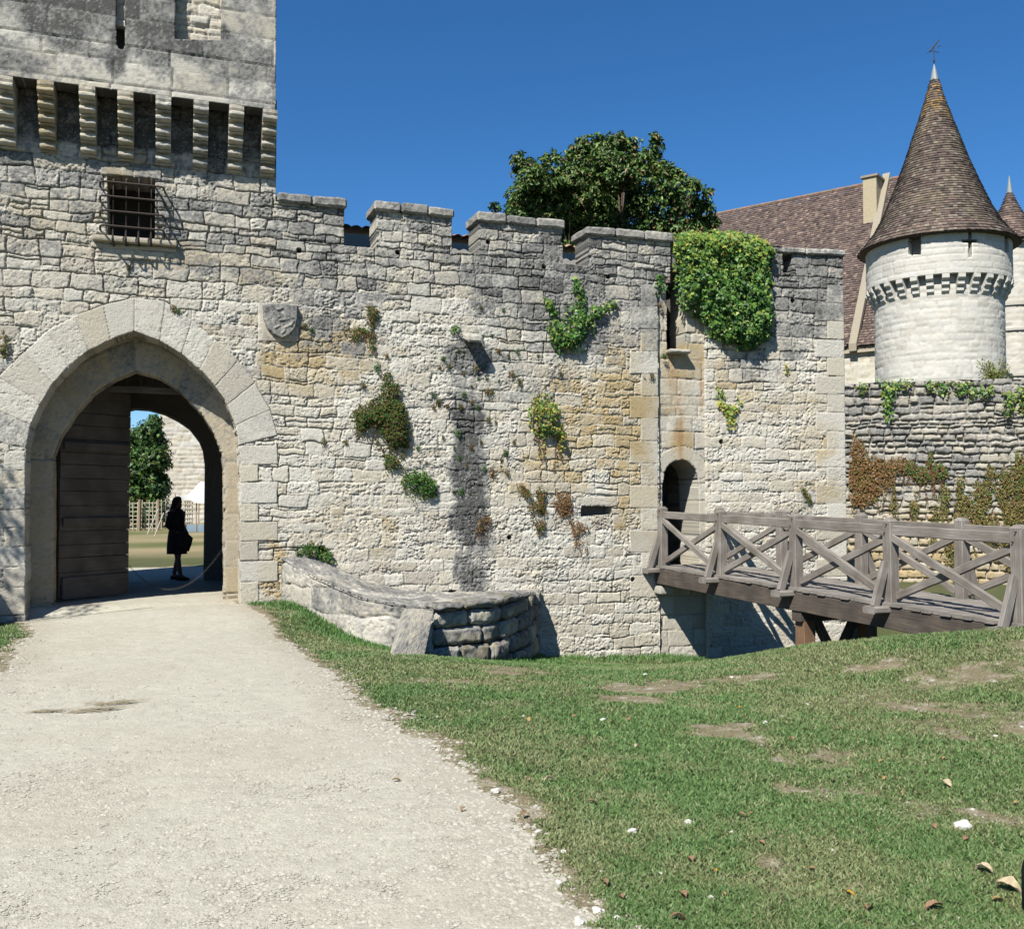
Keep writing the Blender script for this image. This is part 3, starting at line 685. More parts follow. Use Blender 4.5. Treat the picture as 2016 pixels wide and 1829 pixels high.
# ------------------------------------------------------------------ machicolated upper storey
OV = .47
zb0 = FW.px(300, 187, OV)[1]
zU = zb0
niche = np.array([FW.px(345, 78, OV), FW.px(435, 80, OV), (FW.px(435, 80, OV)[0], 10.45), (FW.px(345, 78, OV)[0], 10.45)])
slit = FW.poly([(229,-20),(246,-20),(246,88),(243,98),(234,97),(229,86)], OV)
FU = FW
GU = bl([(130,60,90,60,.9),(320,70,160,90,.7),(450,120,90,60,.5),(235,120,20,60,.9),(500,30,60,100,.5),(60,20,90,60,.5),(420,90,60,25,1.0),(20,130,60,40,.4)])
def upcol(x, y, d, sid):
    n = fbm(x*1.1, y*1.1, 320, 4)
    return stonecol(x, y, d, sid, (y < zU+.012)*1.6+np.clip(.36+.7*(n-.5)+1.0*np.maximum(0, blobs(x, y, GU)), 0, 1.45), .03, seed=12, mort=np.array([.16, .155, .14]), var=.9)  # lowest row darkened so the underside carries painted shade
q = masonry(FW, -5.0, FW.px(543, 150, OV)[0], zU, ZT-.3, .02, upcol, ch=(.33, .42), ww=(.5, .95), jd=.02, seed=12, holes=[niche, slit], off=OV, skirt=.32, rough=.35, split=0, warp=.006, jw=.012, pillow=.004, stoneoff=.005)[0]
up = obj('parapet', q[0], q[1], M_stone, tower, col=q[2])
def lightcol(x, y, d, sid): return stonecol(x, y, d, sid, np.full(x.shape, .05), .1, seed=14)
q = masonry(FW, niche[:, 0].min()-.1, niche[:, 0].max()+.1, niche[0][1]-.1, 10.5, .02, lightcol, ch=(.12, .2), ww=(.15, .35), jd=.02, seed=14, off=OV-.16, skirt=.1, rough=1.3)[0]
obj('blocked_opening', q[0], q[1], M_stone, tower, col=q[2])
q = masonry(FW, slit[:, 0].min()-.03, slit[:, 0].max()+.03, FW.px(238, 47, OV)[1], 10.5, .02, lightcol, ch=(.2, .3), ww=(.3, .5), jd=.01, seed=15, off=OV-.09, skirt=.1)[0]
obj('slit_infill', q[0], q[1], M_stone, tower, col=q[2])
backbox('top_slab', FW, -5.0, sT+.0, ZT-.3, ZT-.1, OV-.01, -5.2, tower, col=(.35, .33, .3))
backbox('back_face', FW, -4.9, sT-.05, zb0+.4, ZT-.31, .02, -.1, tower, col=(.28, .27, .25))
# corbels: four stepped rolls each
def corbel_profile(top, hgt, proj, n=5):
    """(o, z) outline, rolls stepping out upwards"""
    pts = [(-.05, top)]; st = hgt/n
    pts += [(proj, top), (proj, top-.05)]
    for k in range(n):
        zt = top-.05-k*st*.94; pr = proj*(1-k/n)*.97+.035
        r = st*.23
        for t in np.linspace(math.pi/2, -math.pi/2, 6): pts.append((pr-r+r*math.cos(t)+.005, zt-st*.22-r+r*math.sin(t)))
        pts.append((pr-.15, zt-st*.72)); pts.append((pr-.09, zt-st*.76)); pts.append((pr-.09, zt-st*.86)); pts.append((pr-.19, zt-st*.90)); pts.append((pr-.19, zt-st*1.05))
    pts.append((-.05, top-hgt-.03)); return pts
cb = [(-62, 142, 282), (12, 152, 290), (92, 163, 298), (173, 172, 306), (247.5, 182, 315), (321.5, 193, 323), (395, 203, 333), (464, 212, 338), (531.5, 220, 345)]
for j, (x, yt, yb) in enumerate(cb):
    sc = FW.px(x, (yt+yb)/2, .28)[0]; zbt = FW.px(x, yb, .12)[1]
    if j == 8: sc = FW.px(543, 300, .25)[0]-.11
    pr = corbel_profile(zU-.003, zU-zbt, OV+.03); nseg = 5; V = []; m = len(pr); rr = random.Random(j)
    for i in range(nseg+1):
        s_ = sc-.108+.216*i/nseg
        for k, (o, z) in enumerate(pr):
            e = .006*(vn(s_*14+j*9, z*14+o*8, 5)-.5)*2; er = -.008 if i in (0, nseg) else 0
            V.append(FW.pt(s_, z+e, o+(e*1.6+er if o > .02 else 0)))
    F = [(i*m+k, i*m+(k+1) % m, (i+1)*m+(k+1) % m, (i+1)*m+k) for i in range(nseg) for k in range(m)]
    F += [list(range(m))[::-1], [nseg*m+k for k in range(m)]]
    V = np.array(V); rel = V-FW.O; ss = rel@FW.d; oo = rel@FW.n
    lic = .5 if j in (2, 4) else .12
    c = stonecol(ss*1.2+oo, V[:, 2]+oo*.8, np.full(len(V), .1), np.full(len(V), 31*j+2, dtype=np.int64), np.full(len(V), .3), lic, seed=80+j)
    obj('corbel', V, F, M_stone, tower, col=c)
# window grille cage
cage = MB(); O_ = .25
vx = [223, 248.5, 273.5, 298]; hy = [(360, 367), (388, 395), (417, 423), (446, 452)]
xl, xr = 197, 322
for x in vx:
    s_ = FW.px(x, 400, O_)[0]; zt = FW.px(x, 352, O_)[1]; zb_ = FW.px(x, 474, O_)[1]
    v, f = tube([FW.pt(s_, zt+.02, -.02), FW.pt(s_, zt, O_-.03), FW.pt(s_, zt-.03, O_), FW.pt(s_, zb_+.03, O_), FW.pt(s_, zb_, O_-.03), FW.pt(s_, zb_-.02, -.02)], .0155, 6); cage.add(v, f)
for ya, yb in hy:
    a = FW.px(xl, ya, O_); b = FW.px(xr, yb, O_); z = (a[1]+b[1])/2
    v, f = tube([FW.pt(a[0]-.02, z-.0, -.02), FW.pt(a[0], z, O_-.03), FW.pt(a[0]+.03, z, O_+.02), FW.pt(b[0]-.03, z, O_+.02), FW.pt(b[0], z, O_-.03), FW.pt(b[0]+.02, z, -.02)], .0155, 6); cage.add(v, f)
wn = thing('window', None, None, tuple(FW.pt(-1.95, 5.1, 0))); wn.parent = tower; wn.location = tuple(np.array(FW.pt(-1.95, 5.1, 0))-np.array(tower.location))
cage.build('grille', M_iron, wn)
a = FW.px(181, 466, .1); b = FW.px(348, 478, .1)
block('sill', FW, a[0], b[0], (a[1]+b[1])/2-.05, (a[1]+b[1])/2+.035, -.05, .12, wn, M_stone, grey=.45, ochre=.2, seed=23, res=.03)
# heraldic shield, worn relief
sp = FW.poly([(516,600),(549,598),(586,602),(586,628),(581,648),(570,662),(555,669),(540,663),(526,650),(518,630)])
n = 70; a0, b0 = sp.min(0), sp.max(0); X, Y = np.meshgrid(np.linspace(a0[0], b0[0], n), np.linspace(a0[1], b0[1], n)); X = X.ravel(); Y = Y.ravel()
ins = inpoly(X, Y, sp); dd, bx, by = pdist(X, Y, sp); snap = (~ins) | (dd < .006); 
X2 = np.where(snap, bx, X); Y2 = np.where(snap, by, Y); fr_ = (X2-a0[0])/(b0[0]-a0[0]); fv = (Y2-a0[1])/(b0[1]-a0[1])
hh = .075*sm(0, .02, np.where(snap, 0, dd))+.01*fbm(X2*12, Y2*12, 7, 4)
for (x0, y0, x1, y1) in ((.32,.72,.46,.60),(.46,.60,.58,.42),(.36,.30,.47,.36),(.60,.30,.80,.40),(.80,.40,.86,.5),(.60,.72,.66,.6),(.55,.16,.62,.24),(.42,.8,.55,.84),(.74,.66,.82,.6),(.5,.5,.72,.56),(.3,.5,.36,.38)):
    q_ = np.array([[x0, y0], [x1, y1], [x1+.001, y1]]); d_, _, _ = pdist(fr_, fv, q_); hh += .020*(1-sm(.0, .06, d_))*(vn(fr_*9, fv*9, 3)*.5+.6)
idx = np.arange(n*n).reshape(n, n); F = np.stack([idx[:-1, :-1], idx[:-1, 1:], idx[1:, 1:], idx[1:, :-1]], -1).reshape(-1, 4)
fc = inpoly(X[F].mean(1), Y[F].mean(1), sp); F = F[fc | ins[F].any(1)]
V = FW.pt(X2, Y2, np.where(snap, -.01, hh+.012))
obj('shield_carving', V, F, M_stone, tower, col=stonecol(X2, Y2, np.full(X2.shape, .1), np.full(X2.shape, 77, dtype=np.int64), .62+.3*sm(.4, 1, fv), .5*(1-fv), seed=21), smooth=False)
# ------------------------------------------------------------------ drawbridge recess and right-hand wall tower
rec = thing('postern_tower', 'square stone wall tower with small arched postern door behind footbridge', 'tower', tuple(FW.pt(9.4, -1.2, -.5)))
sR = FW.px(1390, 850)[0]
RO = -.075
_zd = 0
pd = FW.poly([(1304,1108),(1304,1010),(1304,955),(1308,932),(1317,916),(1330,908),(1344,906),(1358,911),(1369,924),(1375,945),(1377,975),(1378,1118)], RO)
sl = FW.poly([(1311,530),(1351,533),(1350,692),(1313,690)], RO)
OCR = bl([(1330,760,45,90,.6),(1345,860,26,80,.6),(1320,620,60,60,.4),(1380,700,40,70,.5)])
RUS = bl([(1327,740,10,60,.4),(1344,850,6,70,.6),(1386,760,6,70,.5),(1338,800,12,90,.25)])
def reccol(x, y, d, sid):
    g = .12+.75*sm(5.0, 6.0, y)+.2*fbm(x*2, y*2, 330, 3)
    return stonecol(x, y, d, sid, g, .12+1.1*blobs(x, y, OCR), blobs(x, y, RUS), seed=31)
rst = []
arc = [tuple(p) for p in pd[3:10]]; cc_ = np.array([pd[:, 0].mean(), pd[2][1]-.05])
eo = [tuple(np.array(p)+(np.array(p)-cc_)/np.linalg.norm(np.array(p)-cc_)*.26) for p in arc]
for j in range(0, 6, 2): rst.append(np.array([arc[j], arc[j+1], arc[j+2], eo[j+2], eo[j+1], eo[j]]))
q = masonry(FW, sE-.25, sR+.06, -1.6, ztop(468, 1380), .0165, reccol, ch=(.28, .36), ww=(.35, .6), jd=.02, seed=31, holes=[pd, sl], stones=rst, off=RO, skirt=lambda x, y: np.where(y > 4.0, .62, .75), rough=.6, jw=.014, warp=.01, split=.05)[0]
obj('recessed_wall', q[0], q[1], M_stone, rec, col=q[2])
P, F2, s_, z_, o_ = boxmesh(FW, FW.px(1313, 690)[0], FW.px(1356, 690)[0], FW.px(1330, 697)[1], FW.px(1330, 689)[1], -.1, .12, .03, .01, .03, seed=3)
obj('sill', P, F2, M_stone, rec, col=stonecol(s_, z_, np.full(s_.shape, .1), np.full(s_.shape, 5, dtype=np.int64), np.full(s_.shape, .25), .1))
FR = Frame(FW.pt(sR, 0, 0), 77.5); FR.k = 108.
aR = FR.px(1662, 700)[0]
zt1 = FR.px(1600, 503)[1]; zs1 = FR.px(1549, 537)[1]; m0 = FR.px(1558, 520)[0]; m1 = FR.px(1541, 520)[0]; zl1 = FR.px(1525, 484)[1]
def topr(x):
    return np.where(x > m0, zt1, np.where(x > m1, zs1, zl1))
OCX = [(*FR.px(x, y), rx/FR.k, ry/FR.k, a) for x, y, rx, ry, a in [(1600,870,60,50,.5),(1450,760,60,80,.35),(1570,800,60,30,.3),(1600,960,60,40,.4)]]
GRX = [(*FR.px(x, y), rx/FR.k, ry/FR.k, a) for x, y, rx, ry, a in [(1480,720,60,40,.55),(1560,600,110,110,.6),(1640,560,60,90,.4),(1590,980,30,50,.3)]]
def rcol(x, y, d, sid):
    n = fbm(x*.9+5, y*1.2, 340, 4)
    g = np.maximum(sm(4.5, 5.9, y+(n-.5)*1.3)*.7, blobs(x, y, GRX))+.08
    return stonecol(x, y, d, sid, g, .05+1.1*blobs(x, y, OCX), seed=33, flush=flushm(x+20, y))
rq = []
yq = 560
for j in range(18):
    y2 = yq+36; xr = 1672; xl = 1606 if j % 2 else 1628
    a = FR.px(xl, yq); b = FR.px(xl, y2); rq.append(np.array([[a[0], a[1]], [aR+.01, a[1]], [aR+.01, b[1]], [a[0], b[1]]])); yq = y2
rh = [np.array([[a+.05*math.cos(t), b+.05*math.sin(t)] for t in np.linspace(0, 6.28, 9)[:-1]]) for a, b in (FR.px(1561, 592), FR.px(1420, 870))]
P_ = masonry(FR, 0, aR, -1.8, zl1+.25, .0125, rcol, ch=(.17, .265), ww=(.2, .43), jd=.042, seed=33, jmod=lambda x, y: 1-.8*flushm(x+20, y), top=topr, holes=rh, stones=rq, skirt=lambda x, y: np.where((y > 4.5) & (x < aR-.05), .5, 2.6), warp=.026, jw=.0135,
    classes=lambda x, y: np.where((x > m0) & (y > zs1), 1, 0))
obj('wall', *P_[0][:2], M_stone, rec, col=P_[0][2]); mrl = obj('merlon', *P_[1][:2], M_stone, rec, col=P_[1][2])
mb = MB()
for j, (a, b) in enumerate(((m1-.02, m0+.28), (m0+.285, aR+.03))):
    P, F2, s_, z_, o_ = boxmesh(FR, a, b, zt1, zt1+.12, .06, -.6, .03, .014, .03, seed=70+j)
    mb.add(P, F2, stonecol(s_+o_*.8, z_+o_*.6, np.full(s_.shape, .1), np.full(s_.shape, 17*j+3, dtype=np.int64), np.full(s_.shape, .6), .05, seed=66))
mb.build('coping', M_stone, mrl)
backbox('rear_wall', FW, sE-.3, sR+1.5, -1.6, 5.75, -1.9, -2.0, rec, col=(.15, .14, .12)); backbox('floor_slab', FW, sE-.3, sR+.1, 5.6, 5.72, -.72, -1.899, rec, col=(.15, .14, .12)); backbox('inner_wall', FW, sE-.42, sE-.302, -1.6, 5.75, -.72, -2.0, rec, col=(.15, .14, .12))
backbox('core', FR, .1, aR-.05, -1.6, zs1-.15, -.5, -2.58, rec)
# ------------------------------------------------------------------ broken causeway parapet and rubble end
class Curve:                                # a curved wall face through plan points
    def __init__(s, pts, zs=None):
        p = np.array(pts, float); L = np.concatenate([[0], np.cumsum(np.hypot(*np.diff(p, axis=0).T))]); q = np.linspace(0, L[-1], 240)
        x = np.interp(q, L, p[:, 0]); y = np.interp(q, L, p[:, 1]); k = np.hanning(15); k /= k.sum()
        def smt(a): b = np.concatenate([2*a[0]-a[7:0:-1], a, 2*a[-1]-a[-2:-9:-1]]); return np.convolve(b, k, 'valid')
        s.x, s.y = smt(x), smt(y); s.q = np.concatenate([[0], np.cumsum(np.hypot(np.diff(s.x), np.diff(s.y)))]); s.L = s.q[-1]
        tx, ty = np.gradient(s.x), np.gradient(s.y); l = np.hypot(tx, ty); s.nx, s.ny = ty/l, -tx/l
    def pt(s, a, z, o=0.):
        a, z, o = np.broadcast_arrays(np.asarray(a, float), np.asarray(z, float), np.asarray(o, float))
        return np.stack([np.interp(a, s.q, s.x)+o*np.interp(a, s.q, s.nx), np.interp(a, s.q, s.y)+o*np.interp(a, s.q, s.ny), z], -1)
PA = FW.pt(FW.px(553, 1180)[0], 0, .02); PB = np.array([-1.06, 13.08, 0]); PC = FW.pt(FW.px(1058, 1200)[0], 0, .02)
def fr2(A, B):
    d = (B-A)[:2]; L = np.linalg.norm(d); ang = math.degrees(math.atan2(d[0], d[1])); return Frame(A, ang), L
lw = thing('broken_parapet', 'low broken parapet of lichen-grey stone ending in rough rubble below curtain wall', 'low wall', (PB[0]-.4, PB[1]+1.2, -.4))
F1 = Curve([PA[:2], (-2.85, 14.2), (-2.1, 13.45), PB[:2]]); L1 = F1.L
F3 = Curve([PB[:2], (-.30, 13.55), (.22, 15.0), PC[:2]]); L3 = F3.L
zB, zC = .15, .06
def zfr(t): return np.interp(t, [0, .3, .48, .60, .75, .9, 1], [.70, .47, .37, .28, .21, .15, .14])
def zru(t): return np.interp(t, [0, .15, .35, .6, 1], [.15, .20, .21, .15, .06])
LOWP = np.array([F1.pt(a, 0, 0)[:2] for a in np.linspace(0, L1, 10)]+[F3.pt(a, 0, 0)[:2] for a in np.linspace(0, L3, 10)])
def lc(x, y, d, sid): return stonecol(x, y, d, sid, .30+.55*(fbm(x*2.5, y*2.5, 350, 4)-.3)+.35*sm(.25, .0, zfr(x/L1)-y)*fbm(x*5, y*5, 7, 2), .12, seed=41, var=.7, mort=np.array([.34, .32, .28]))
q = masonry(F1, 0, L1+.0, -1.0, .78, .016, lc, ch=(.30, .46), ww=(.45, .95), jd=.022, seed=41, top=lambda x: zfr(x/L1)+.02*(vn(x*3, x*0, 4)-.5), skirt=.02, rough=1.1, pillow=.008, split=.0, warp=.03, stoneoff=.007,
    bfun=lambda x, y: -.03*sm(.06, .0, zfr(x/L1)-y)**2)[0]
obj('parapet_face', q[0], q[1], M_stone, lw, col=q[2])
def rc(x, y, d, sid):
    c = stonecol(x, y, d, sid, .40+.45*(fbm(x*2, y*2, 351, 3)-.4)+.3*sm(.8, 2., x), .35*sm(.4, .7, fbm(x*2.4+3, y*2.4, 352, 3))+.1, seed=43, var=1.2)
    return mix(c, np.array([.30, .25, .11]), sm(.5, .75, fbm(x*5, y*5, 353, 3))*.3)
q = masonry(F3, 0, L3, -1.35, .3, .02, rc, ch=(.16, .30), ww=(.3, .7), jd=.12, seed=44, top=lambda x: zru(x/L3)-.03, skirt=.03, rough=2.2, pillow=.05, split=.3, warp=.05, jw=.05, stoneoff=.05, off=-.05)[0]
obj('rubble_core', q[0], q[1], M_stone, lw, col=q[2])
# worn sloping top between parapet face, rubble end and the curtain
nu, nv = 190, 70
T, Fv = np.meshgrid(np.linspace(0, 1, nu), np.linspace(0, 1, nv), indexing='ij')
aa = T*(L1+L3); e = np.where((aa < L1)[..., None], F1.pt(np.minimum(aa, L1), zfr(np.minimum(aa, L1)/L1)-.01, .0), F3.pt(np.clip(aa-L1, 0, L3), zru(np.clip(aa-L1, 0, L3)/L3), -.02))
bk = np.array([FW.px(x, y) for x, y in ((596,1084),(666,1116),(711,1136),(770,1157),(850,1167),(930,1166),(1058,1160))]); bt = [0, .22, .34, .46, .60, .75, 1.]
wq = FW.pt(np.interp(T, bt, bk[:, 0]), np.interp(T, bt, bk[:, 1]), .0); V = e*(1-Fv[..., None])+wq*Fv[..., None]
x_, y_ = V[..., 0].ravel(), V[..., 1].ravel()
dj, sj = courses(x_*.8+y_*.6, y_*.8-x_*.6, -6, 16, 3, 20, np.random.RandomState(4), (.35, .6), (.5, .9), 0, .06, 46)
hz = -.03*np.sin(np.pi*Fv).ravel() + .05*(fbm(x_*3, y_*3, 8, 3)-.5) + .045*(fbm(x_*10, y_*10, 9, 4)-.5) - .04*(1-sm(0, .03, dj))*sm(.35, .6, fbm(x_*2, y_*2, 12, 3)) + .02*(hsh(sj, 3)-.5)
hz = hz*sm(-.02, .06, Fv.ravel()) - .012*(1-sm(0, .05, Fv.ravel())); V[..., 2] += hz.reshape(T.shape)
idx = np.arange(nu*nv).reshape(nu, nv); F = np.stack([idx[:-1, :-1], idx[1:, :-1], idx[1:, 1:], idx[:-1, 1:]], -1).reshape(-1, 4); V = V.reshape(-1, 3)
tc_ = stonecol(x_*1.3, y_*1.3, dj, sj, .55+.6*(fbm(x_*3, y_*3, 9, 4)-.5), .05, seed=47, mort=np.array([.22, .21, .18]))
tc_ = tc_*(.72+.56*vn(x_*30, y_*24, 44))[:, None]; tc_ = mix(tc_, np.array([.16, .16, .15]), sm(.6, .72, fbm(x_*7, y_*7, 45, 3))*.6)
obj('worn_top', V, F, M_stone, lw, col=tc_, smooth=False)
# tumbled courses of rough blocks at the broken end
rr = random.Random(21); k = 0
zc_ = -1.15
rows = []
while zc_ < .15:
    h = rr.uniform(.19, .30); rows.append((zc_, min(h, max(.14, .24-zc_)))); zc_ += h+.012
for ri, (z0_, h) in enumerate(rows):
    x = -.01
    while x < L3+.0:
        w = rr.uniform(.30, .8); x1 = min(x+w, L3+.03)
        if x1-x > .12:
            ztop_ = float(zru(max(0, (x+x1)/2)/L3)); hh_ = min(h, ztop_+.03-z0_)
            if hh_ > .07:
                out = rr.uniform(.0, .09)+.06*(ri == len(rows)-1); tl = rr.uniform(-.035, .035)
                P, F2, s_, z_, o_ = boxmesh(F3, x+.012, x1-.012, z0_+.01, z0_+hh_-.006, -.30, out, .03, .022, .045, seed=200+k)
                P = P+np.outer((s_-x)*tl, [0, 0, 1.])
                bn = fbm(s_*9+k, z_*9, 61, 3); b2 = fbm(s_*24+k, z_*24, 63, 3); P = P+np.outer(((bn-.5)*.06+(b2-.5)*.03)*(o_ > -.1), [.7, -.7, 0])
                nm = obj('rubble_block', P, F2, M_stone, lw, col=rc(s_*1.1+o_*.5+k*.3, z_*1.2+o_*.4, np.full(len(P), .1), np.full(len(P), k*7+1, dtype=np.int64)))
                k += 1
        x = x1
def boulder(c, r, seed, sq=(1, 1, .7), n=12, amp=.25):
    V = []; F = []
    for i in range(n+1):
        th = math.pi*i/n
        for j in range(2*n):
            ph = math.pi*j/n; v = np.array([math.sin(th)*math.cos(ph), math.sin(th)*math.sin(ph), math.cos(th)])
            v = np.sign(v)*np.abs(v)**.75
            k = 1+amp*(float(fbm(v[0]*1.6+seed, v[1]*1.6+v[2]*2+seed*2, 5, 4))-.5)*2
            V.append(np.array(c)+v*k*r*np.array(sq))
    for i in range(n):
        for j in range(2*n): F.append((i*2*n+j, (i+1)*2*n+j, (i+1)*2*n+(j+1) % (2*n), i*2*n+(j+1) % (2*n)))
    return np.array(V), F
# leaning slab
g1 = _g(765, 1298); g2 = _g(832, 1292); up1 = at(799, 1196, 12.82); up2 = at(855, 1202, 12.98)
g1[2] -= .12; g2[2] -= .12
N_ = np.cross(g2-g1, up1-g1); N_ /= np.linalg.norm(N_); N_ = N_ if N_[1] > 0 else -N_
n = 40; V = []; AB = []
for side in (0, 1):
    for i in range(n+1):
        for j in range(n+1):
            a, b = i/n, j/n; p = g1*(1-a)*(1-b)+g2*a*(1-b)+up1*(1-a)*b+up2*a*b
            e = min(a, 1-a, b, 1-b); p = p+N_*(.11*side)+N_*(.012*(float(fbm(i*.2, j*.3, 2, 3))-.5)+.006*(float(vn(i*.8, j*1.1, 6))-.5)) + (N_*.015*(1 if side == 0 else -1) if e < .01 else 0)
            p[2] += .02*math.sin(a*math.pi)*b
            V.append(p); AB.append((a*.5+side*3, b*.95))
V = np.array(V); AB = np.array(AB); m = n+1; I = np.arange(2*m*m).reshape(2, m, m); F = []
for i in range(n):
    for j in range(n):
        F.append((I[0, i, j], I[0, i+1, j], I[0, i+1, j+1], I[0, i, j+1])); F.append((I[1, i, j], I[1, i, j+1], I[1, i+1, j+1], I[1, i+1, j]))
    for (a, b) in (((i, 0), (i+1, 0)), ((i+1, n), (i, n)), ((0, i+1), (0, i)), ((n, i), (n, i+1))): F.append((I[0][a], I[1][a], I[1][b], I[0][b]))
sc_ = stonecol(AB[:, 0], AB[:, 1], np.full(len(V), .1), np.full(len(V), 8, dtype=np.int64), .50+.4*(fbm(AB[:, 0]*4, AB[:, 1]*4, 2, 3)-.5)-.3*sm(.35, .0, AB[:, 1]), .2, seed=49, base=np.array([.5, .47, .38]))
tag(obj('leaning_slab', V, F, M_stone, col=sc_), 'smooth grey stone slab leaning against corner of broken parapet', 'stone slab')
# matching parapet on the near side of the gate path, outside the left edge of the picture
F4 = Frame(FW.pt(-3.85, 0, 0), 71-97); 
F5 = Frame(F4.pt(.02, 0, 0), 0)
lw2 = thing('path_parapet', 'low grey parapet on the left of the gate path', 'low wall', tuple(FW.pt(-4, -.2, 1.4)))
block('parapet_block', Frame(FW.pt(-3.82, 0, 0), 71), -.45, 0, -.6, .97, .02, 2.6, lw2, M_stone, grey=.5, seed=91, res=.08, amp=.02, rnd=.05, slope=-.12)
# ------------------------------------------------------------------ wooden footbridge
br = thing('footbridge', 'grey weathered oak footbridge with cross-braced railings leading to postern door', 'bridge', (4.6, 13.8, -.3))
N0 = np.array([2.66, 17.28]); N1 = np.array([5.46, 10.3]); bd = (N1-N0); BL = np.linalg.norm(bd); bd = bd/BL; bs_ = np.array([-bd[1], bd[0]]); bs_ = bs_ if bs_[0] > 0 else -bs_
BWd = 1.18
zdk = lambda t: .44-.15*t/BL
def B(t, w, z): return np.array([*(N0+bd*t+bs_*w), zdk(t)+z])
upv = np.array([0, 0, 1.])
post_t = [.06, 1.88, 3.74, 5.58, 7.46]
x3 = lambda a: np.array([bd[0], bd[1], 0])
# deck planks
mb = MB(); t = .0; k = 0; rr = random.Random(3)
while t < BL+.35:
    w = rr.uniform(.13, .17); o1 = rr.uniform(-.02, .02); zz = rr.uniform(-.004, .004)
    v, f, u_ = beam(B(t+w/2, -.13+o1, -.022+zz), B(t+w/2, BWd+.13+o1, -.022+zz+rr.uniform(-.004, .004)), w-.010, .045, rng=rr, ch=.006); mb.add(v, f, uv=u_); t += w
mb.build('deck', M_deck, br)
# longitudinal beams
for w in (-.02, BWd+.02):
    v, f, u_ = beam(B(.0, w, -.19), B(BL+.6, w, -.19), .2, .27, rng=rr); MB().add(v, f, uv=u_).build('beam', M_beamw, br)
v, f, u_ = beam(B(.0, BWd/2, -.19), B(BL+.5, BWd/2, -.19), .16, .24, rng=rr); MB().add(v, f, uv=u_).build('beam', M_beamw, br)
for side, wpos in ((-1, .0), (1, BWd)):
    for i, t in enumerate(post_t):
        tt = t
        w = wpos
        mb = MB(); v, f, u_ = beam(B(tt, w, -.03), B(tt, w, 1.0), .145, .145, up=(bd[0], bd[1], 0), rng=rr, ch=.012); mb.add(v, f, uv=u_)
        # bevelled post head
        c0 = B(tt, w, 1.0); hs = .0725
        q8 = [c0+np.array([*(bd*a+bs_*b), 0]) for a, b in ((-hs, -hs), (hs, -hs), (hs, hs), (-hs, hs))]; tp = [c0+np.array([*(bd*a*.45+bs_*b*.45), .045]) for a, b in ((-hs, -hs), (hs, -hs), (hs, hs), (-hs, hs))]
        mb.add(np.array(q8+tp), [(0, 1, 5, 4), (1, 2, 6, 5), (2, 3, 7, 6), (3, 0, 4, 7), (4, 5, 6, 7), (3, 2, 1, 0)], uv=np.random.RandomState(i).rand(8, 2)*.2)
        ps = mb.build('post', M_wood, br)
        for zz in (.42, .86, .97):
            a = B(tt-.02+.04*(int(zz*100) % 2), w+side*.07, zz); b = B(tt-.02+.04*(int(zz*100) % 2), w+side*.10, zz); v, f = tube([a, b], .008, 6); MB().add(v, f).build('peg', M_beamw, ps)
        # outrigger foot and brace
        v, f, u_ = beam(B(tt, w-side*.12, -.085), B(tt, w+side*.36, -.085), .22, .09, rng=rr, ch=.02); MB().add(v, f, uv=u_).build('outrigger', M_wood, br)
        v, f, u_ = beam(B(tt, w+side*.27, -.045), B(tt, w+side*.085, .50), .11, .06, up=(bd[0], bd[1], 0), rng=rr, ch=.008); MB().add(v, f, uv=u_).build('brace', M_wood, br)
    for i in range(4):
        ta, tb = post_t[i]+.073, post_t[i+1]-.073
        v, f, u_ = beam(B(ta-.02, wpos, .895), B(tb+.02, wpos, .895), .085, .125, rng=rr); MB().add(v, f, uv=u_).build('handrail', M_wood, br)
        v, f, u_ = beam(B(ta, wpos-.03, .80), B(tb, wpos-.03, .08), .055, .095, rng=rr); MB().add(v, f, uv=u_).build('cross_brace', M_wood, br)
        v, f, u_ = beam(B(ta, wpos+.03, .08), B(tb, wpos+.03, .80), .055, .095, rng=rr); MB().add(v, f, uv=u_).build('cross_brace', M_wood, br)
# trestle below
tt = 3.86
for w in (.05, BWd-.02):
    v, f, u_ = beam(B(tt, w, -.36), B(tt, w, -2.3), .2, .2, up=(bd[0], bd[1], 0), rng=rr); MB().add(v, f, uv=u_).build('support_post', M_postw, br)
for a, b in ((.14, .58), (BWd-.14, .60)):
    v, f, u_ = beam(B(tt+(.05 if a < .5 else -.05), a, -.36), B(tt+(.05 if a < .5 else -.05), b+.0, -1.12), .09, .14, up=(bd[0], bd[1], 0), rng=rr); MB().add(v, f, uv=u_).build('support_brace', M_beamw, br)
v, f, u_ = beam(B(tt, -.1, -.40), B(tt, BWd+.1, -.40), .2, .14, rng=rr); MB().add(v, f, uv=u_).build('cross_beam', M_beamw, br)
block('bearing_stone', FW, sE-.12, sE+.16, zdk(0)-.5, zdk(0)-.36, -.05, .24, br, M_stone, grey=.3, seed=14, res=.04)
